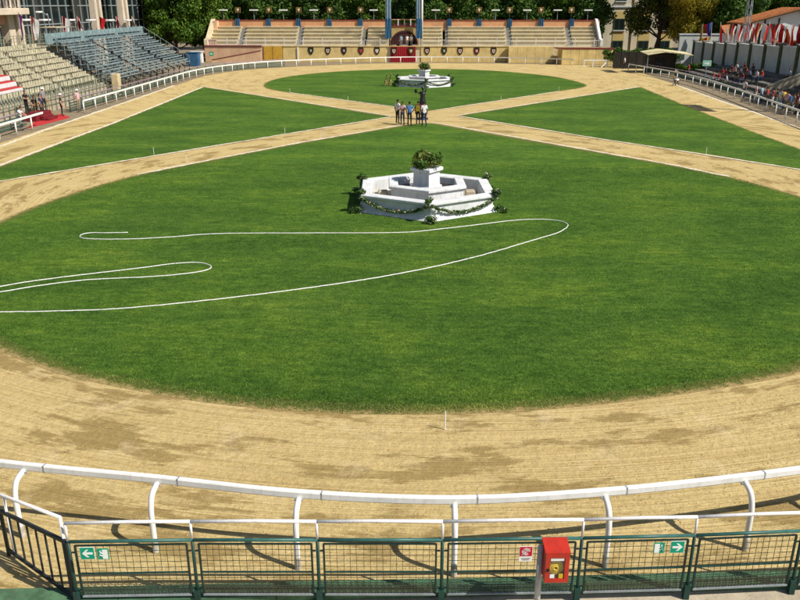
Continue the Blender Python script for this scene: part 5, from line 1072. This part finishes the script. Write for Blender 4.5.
# red carpet, stage and officials
cp = MB(); q = [P(27, 128.5, .02), P(70, 117.5, .02), P(62, 113.5, .02), P(36, 120, .02)]; cp = MB(q[0]).add([p for p in q] + [p - Vector((0, 0, .015)) for p in q], [(0, 1, 2, 3), (0, 4, 5, 1), (1, 5, 6, 2), (2, 6, 7, 3), (3, 7, 4, 0)]); o = cp.obj('carpet', mat('red_carpet', (.5, .03, .03))); o.location = q[0]; tag(o, 'bright red carpet laid on the ground at the gap in the white railing', 'carpet')
PODR = mat('podium_cloth', (.20, .012, .018), .9, .4, 4., bump=.4, bscale=8)
stg = thing('podium', 'red draped podium with steps between the two white railings', 'podium', (-30.6, 63.5, 0))
MB().bbox(-1.0, .2, -1.3, 1.3, 0, .60, .04).obj('platform', PODR, stg); MB().bbox(.22, .55, -.8, .8, 0, .38, .03).obj('step', PODR, stg); MB().bbox(.56, .9, -.8, .8, 0, .19, .03).obj('step', PODR, stg)
for y in (-1.2, 1.2): MB().tube([(.12, y, .6), (.12, y, 1.55)], .03, 6).obj('post', GILT, stg)
sw_ = MB().tube([(.14, -1.2 + 2.4 * i / 12, 1.42 - .45 * 4 * (i / 12) * (1 - i / 12)) for i in range(13)], .03, 6); sw_.obj('rope', GILT, stg)
for px, py, top, legs, hat, lab, kd in [(62.5, 116, 'dark', 'dark', 'white', 'person in dark suit and white hat beside the red carpet', 'stand'), (79, 110.5, 'pink', 'khaki', 'white', 'person in pale shirt and white hat at the railing end by the carpet', 'stand'), (46, 112, 'black', 'black', None, 'person in black on the red draped podium', 'talk'), (54, 110, 'grey', 'dark', 'white', 'person in grey with white cap on the red draped podium', 'stand'), (35, 108, 'black', 'dark', None, 'person in black beside the beige seats above the podium', 'akimbo'), (40.5, 107, 'navy', 'dark', None, 'person in navy jacket beside the beige seats above the podium', 'stand'), (28, 126.5, 'white', 'grey', None, 'person in white crouched behind the railing at the carpet edge', 'lean')]:
    z = .605 if 'podium' in lab and 'above' not in lab else .02
    p = P(px, py, z) if py > 109 else Vector((-31.5, atX(px, py, -31.5).y, .02))
    if z > .5: p = Vector((-31.2 + (.5 if px > 50 else 0), 62.4 if px < 50 else 64.3, .605))
    if py > 126: p = Vector((-29.4, 57.6, .0))
    person(lab, tuple(p), -PI / 2 + random.uniform(-.5, .5), top, legs, kd, hat=hat)
sp = Vector((-33.6, 62.3, 0)); t = thing('loudspeaker_post', 'dark loudspeaker on a thin post among the beige seats', 'loudspeaker', (-34.0, 63.6, 0)); zs = atX(26, 74, -34).z; MB().tube([(0, 0, 0), (0, 0, zs)], .05, 6).obj('post', DARKST, t); MB().bbox(-.22, .2, -.3, .3, zs, zs + .75, .04).obj('speaker', BLACK, t)

# ------------------------------------------------------------ glass building with pillars
GX = -46.0; OG = Vector((GX, 100, 0)); gb = thing('glass_building', 'modern building with dark gridded glass front behind the stands', 'building', OG)
MULL = mat('mullion_grey', (.27, .31, .31), .5, .2, 3.); PIL = mat('pale_concrete_pillar', (.62, .52, .40), .9, .2, .6, grime=.25)
MB(OG).bx(GX - 12, GX - .3, 58, 139, 0, 19).obj('body', mat('glass_backing', (.03, .035, .035), .8, .3, 2.), gb)
pw_, ph_ = 2.2, 2.1; pme = MB().bx(-.2, -.12, -pw_ / 2 + .05, pw_ / 2 - .05, -ph_ / 2 + .05, ph_ / 2 - .05).mesh('pane', GLD)
vm = MB().bx(-.16, 0, -.04, .04, 0, 18.9).mesh('mullion', MULL); hm = MB().bx(-.25, -.03, 58.0 - 100, 139.0 - 100, -.06, .06).mesh('transom', MULL)
for i, y in enumerate(np.arange(58, 139.1, pw_)):
    link('mullion', vm, gb, (0, y - 100, 0))
    for j in range(9):
        if 72 < y < 137 and j > 0: link('pane', pme, gb, (0, y + pw_ / 2 - 100, ph_ * j + ph_ / 2))
for j in range(1, 10): link('transom', hm, gb, (0, 0, ph_ * j))
pts_ = [(15, 42, -42.5), (99.5, 40, -42.5), (124, 20, -43.0)]
for i, (px, py, X) in enumerate(pts_):
    y = atX(px, py, X).y; t = thing('pillar', ['pale concrete pillar under the balcony beside the beige seats', 'pale twin concrete pillar rising behind the steel bench stand', 'pale concrete pillar partly hidden by the broad tree'][i], 'pillar', (X, y, 0))
    for s in (-1, 1):
        m = MB(); b0 = 1.35 if i == 0 else .85; yo = s * (.95 if i == 0 else .75)
        m.box((0, yo, 4.5), (.9, b0, 9.0), tp=.82 if i else .9); m.box((0, yo, 13.5), (.72, b0 * (.82 if i else .9), 9.0), tp=1.0); m.obj('shaft', PIL, t)
    MB().bx(-.55, .55, -2.0, 2.0, 0, .4).obj('footing', CONC, t)
# balcony upper left
yb0 = atX(0, 8, -41).y; yb1 = atX(27, 8, -41).y; zb_ = atX(15, 9.5, -41).z
bl = thing('balcony', 'cream balcony slab above the beige seats with people standing on it', 'balcony', (-42, yb1, 0)); ol = Vector((-42, yb1, 0))
MB(ol).bbox(-45.5, -40.8, yb0 - 14, yb1, zb_ - .5, zb_ + .12, .05).obj('slab', PIL, bl); MB(ol).beam((-40.9, yb0 - 14, zb_ + 1.1), (-40.9, yb1 - .1, zb_ + 1.1), .07).obj('rail', STEEL, bl); MB(ol).bx(-45.6, -42.2, yb0 - 12, yb1 - 2.5, zb_ - 1.4, zb_ - .505).obj('beam', mat('pink_beam', (.56, .30, .2), .9, .2, 1.), bl)
b_ = MB(ol)
for y in np.arange(yb0 - 13, yb1, .8): b_.beam((-40.9, y, zb_ + .1), (-40.9, y, zb_ + 1.1), .04)
b_.obj('balusters', STEEL, bl)
for k, px in enumerate((3, 9, 17)): y = atX(px, 3, -41.6).y; person(('person in navy jacket', 'person in white shirt', 'person in sky blue shirt')[k] + ' standing on the cream balcony', (-41.7, y, zb_ + .125), -PI / 2, ('navy', 'white', 'sky')[k], 'dark', 'stand')
# low balcony with glass rail behind the beige seats
t = thing('viewing_gallery', 'low gallery with mesh railing behind the beige seats', 'gallery', (-40.2, 74, 0)); oq = Vector((-40.2, 74, 0)); y0, y1 = 50, 90
MB(oq).bx(-42, -39.25, y0, y1, 0, 4.6).obj('slab', BST, t); q = MB(oq)
for y in np.arange(y0, y1, .6): q.beam((-39.3, y, 4.6), (-39.3, y, 5.75), .04)
for z in (4.9, 5.2, 5.5, 5.75): q.beam((-39.3, y0, z), (-39.3, y1, z), .035)
q.obj('railing', mat('olive_rail', (.20, .22, .13), .7, .3, 3.), t)
for px, c, lab in [(18, ('purple', 'purple'), 'purple banner hanging on the pale pillar under the balcony'), (30, ('red', 'white', 'white'), 'red and white flag by the pale pillar, above the gallery'), (62, ('red', 'white'), 'red and white flag before the glass front, next to the twin flag'), (77, ('red', 'white'), 'red and white flag leaning before the glass front beside the twin pillar'), (99, ('red', 'red'), 'plain red flag hanging in front of the twin concrete pillar'), (116, ('red', 'white'), 'red and white flag between the twin pillar and the broad tree'), (132, ('orange', 'white'), 'orange and white flag hanging before the broad tree')]:
    X = -40.5; a = atX(px, 34 if px > 20 else 32, X); tp = atX(px - 1, 16 if px > 20 else 12, X); flag((X, a.y, 0), (X + .1, tp.y, tp.z), c, lab, 2.3 if px > 20 else 2.6, .8 if px > 20 else .45)
for k, px in enumerate((27, 45, 70, 91, 110, 128)):
    a = atX(px, 21, -42); e = thing('lamp_post', 'flat white lamp bar on a thin post before the glass building', 'lamp', (-42, a.y, 0), 0, 'flat white lamps before the glass building'); MB().tube([(0, 0, 0), (0, 0, a.z)], .06, 6).obj('post', STEEL, e); MB().bbox(-.3, .3, -.9, .9, a.z, a.z + .2, .04).obj('lamp_head', WHITE, e)
# street lamp arm
a = atX(50, 30, -41); e = thing('street_lamp', 'curved street lamp standing in front of the glass building', 'lamp', (-41, a.y, 0)); zl = atX(45, 15, -41).z; MB().tube(spline([(0, 0, 0), (0, 0, zl - .6), (0, -.4, zl), (0, -1.6, zl + .3)], 6), .06, 8).obj('pole', STEEL, e, True); MB().bbox(-.18, .18, -2.4, -1.5, zl + .22, zl + .4, .04).obj('lamp_head', WHITE, e)
# television scaffold platform between the stands
t = thing('camera_platform', 'cluttered scaffold camera platform between beige seats and steel benches', 'platform', (-39.0, 87.5, 0)); q = MB()
for x in (-.9, .9):
    for y in (-2.4, 0, 2.4): q.beam((x, y, 0), (x, y, 6.3), .06)
for z in (4.5, 5.4, 6.3):
    for x in (-.9, .9): q.beam((x, -2.4, z), (x, 2.4, z), .05)
    for y in (-2.4, 0, 2.4): q.beam((-.9, y, z), (.9, y, z), .05)
q.obj('scaffold', STEEL, t); MB().bx(-.95, .95, -2.5, 2.5, 4.53, 4.6).obj('deck', WOOD, t); MB().bbox(-.3, .3, -.3, .3, 4.605, 5.5, .04).obj('equipment_case', BLACK, t); MB().bx(-.95, .95, -2.45, .2, 6.33, 6.38).obj('roof_board', SEATC, t)
person('person in white shirt on the scaffold camera platform', (.2 - 39.0, 87.5 - 1.6, 4.605), -PI / 2, 'white', 'khaki', 'stand')

# ------------------------------------------------------------ spectators on the shaded side
def on_step(px, py):
    best = None
    for k in range(5):
        x0 = 31.6 + k * 1.25 + .55; p = atX(px, py, x0); z = (k + 1) / 5 * rz_base(10 * math.floor((p.y - 58) / 10) + 63)
        e = abs(p.z - z - .5)
        if best is None or e < best[0]: best = (e, Vector((x0, p.y, z)))
    return best[1]
SPC = [(714, 76, 'red', 'white', None), (722.5, 76, 'red', 'dark', None), (727, 79, 'white', 'khaki', None), (732, 73, 'maroon', 'dark', None), (735, 72, 'pink', 'dark', None), (738, 76, 'dark', 'dark', None), (741, 74, 'white', 'navy', None), (745, 69, 'maroon', 'dark', None), (747, 75, 'red', 'dark', None), (750, 74, 'sky', 'dark', None), (790, 76, 'sky', 'dark', None), (796, 76, 'green', 'dark', None), (790, 85, 'white', 'grey', None), (719, 79, 'red', 'grey', None), (730, 77, 'dark', 'jeans', None), (743, 78, 'maroon', 'jeans', None), (753, 71, 'dark', 'navy', None), (737, 69, 'white', 'dark', None), (757, 76, 'white', 'jeans', None), (726, 74, 'maroon', 'grey', None), (762, 78, 'red', 'jeans', None), (689, 66, 'red', 'dark', None)]
nm_ = dict(red='red', white='white', maroon='maroon', pink='pink', dark='dark', sky='light blue', green='green')
for i, (px, py, a, b, hat) in enumerate(SPC):
    if px < 700: p = Vector((32.0, atX(px, py, 32.0).y, .02)); person('person in red shirt standing beside the awning hut bushes', tuple(p), PI / 2, a, b, 'stand'); continue
    p = on_step(px, py); person(f'person in {nm_[a]} top and {b} trousers seated on the shaded terrace steps', (p.x, p.y, p.z - .02), PI / 2 + random.uniform(-.3, .3), a, b, 'sit', SKIN2 if i % 2 else SKIN, HAIRB if i % 3 else HAIRD, group='spectators seated on the shaded terrace in %s and %s' % (a, b))
for px, py, a, b, lab in [(755.5, 97, 'pink', 'white', 'person in pink top standing at the white railing below the terrace'), (772, 104, 'maroon', 'white', 'person in maroon top leaning at the fence below the terrace'), (780, 104, 'white', 'sky', 'person in white top and blue trousers at the fence below the terrace'), (786, 105, 'pink', 'khaki', 'person in pink top and khaki trousers at the fence below the terrace'), (793, 108, 'grey', 'white', 'person in grey top and white trousers at the fence below the terrace'), (799, 107, 'white', 'dark', 'person in white top and dark trousers at the fence below the terrace'), (761, 98, 'sky', 'jeans', 'person in light blue top and jeans at the fence below the terrace'), (766.5, 101, 'red', 'dark', 'person in red top and dark trousers at the fence below the terrace'), (776, 104, 'dark', 'khaki', 'person in dark top and khaki trousers at the fence below the terrace'), (783, 105.5, 'yellow', 'jeans', 'person in yellow top and jeans at the fence below the terrace'), (789.5, 107, 'blue', 'khaki', 'person in blue top and khaki trousers at the fence below the terrace'), (796, 109, 'maroon', 'jeans', 'person in maroon top and jeans at the fence below the terrace'), (744, 92, 'white', 'jeans', 'person in white top and jeans at the fence below the terrace')]:
    p = Vector((30.35, atX(px, py, 30.35).y, .02)); person(lab, tuple(p), PI / 2 + random.uniform(-.9, .9), a, b, random.choice(('stand', 'talk', 'akimbo', 'folded', 'stride')), SKIN2, h=random.uniform(1.58, 1.84))
p = P(624, 69.3); person('person in white shirt walking on the sand before the dark screen fence', tuple(p + Vector((0, 0, .01))), 1.2, 'white', 'dark', 'stride')
p = P(648, 72); person('person in white shirt leaning at the start of the white railing by the hut', tuple(p), 2.2, 'white', 'sky', 'lean')
# dark bench at the track edge, green sign
p = P(675.5, 85.5); t = thing('folding_chair', 'dark folding chair standing at the sand track edge before the white railing', 'chair', tuple(p + Vector((0, 0, .008))), .6)
for sx in (-1, 1): MB().beam((sx * .25, -.25, 0), (sx * .25, .25, .95), .05).obj('leg', BLACK, t); MB().beam((sx * .22, .28, 0), (sx * .22, -.22, .5), .05).obj('leg', BLACK, t)
MB().bbox(-.3, .3, -.3, .22, .46, .52, .015).obj('seat', mat('chair_brown', (.12, .07, .03), .8, .3, 4.), t); MB().beam((0, .16, .80), (0, .25, .98), .56, .05).obj('backrest', mat('chair_brown', (.12, .07, .03)), t); MB().bbox(-.18, .25, -.22, .12, .525, .72, .03).obj('cushion', WSIGN, t)
p = Vector((32.6, atX(706.5, 66, 32.6).y, 0)); t = thing('arrow_sign', 'pale green arrow sign on a post in front of the shaded terrace', 'sign', tuple(p), PI); MB().tube([(0, 0, 0), (0, 0, 2.4)], .05, 6).obj('post', STEEL, t); MB().bx(-.5, .5, .06, .1, 1.75, 2.4).obj('plate', mat('pale_green_sign', (.30, .55, .42), .6, .2, 5.), t); MB().plate([(-.3, 2.05), (-.05, 2.25), (-.05, 2.12), (.3, 2.12), (.3, 1.98), (-.05, 1.98), (-.05, 1.86)][::-1], .102, .11).obj('arrow', WSIGN, t)
# exit sign by the far pink wall
t = thing('exit_sign', 'small green exit sign on the pink end of the far terrace wall', 'sign', (FX(214), YW - 1.62, 1.2)); MB().plate(rect(.62, .62, 0, .1), -.03, 0).obj('plate', GSIGN, t); MB().plate([(-.2, .1), (0, .28), (0, .16), (.2, .16), (.2, .04), (0, .04), (0, -.08)][::-1], -.04, -.031).obj('arrow', WSIGN, t)
# stair ramp with parapet near the pale wall, palm-like bushes
t = thing('stair_parapet', 'sloping beige stair parapet beside the shaded terrace people', 'parapet', (36.5, 78, 0)); q = MB((36.5, 78, 0)); a, b = Vector((32.2, 79.5, .3)), Vector((37.6, 79.0, 2.5)); q.beam(a + Vector((0, 0, .5)), b + Vector((0, 0, .5)), .35, .9); q.obj('parapet', CONC, t); MB((36.5, 78, 0)).beam(a + Vector((0, 0, 1.0)), b + Vector((0, 0, 1.0)), .45, .12).obj('coping', CONC, t)
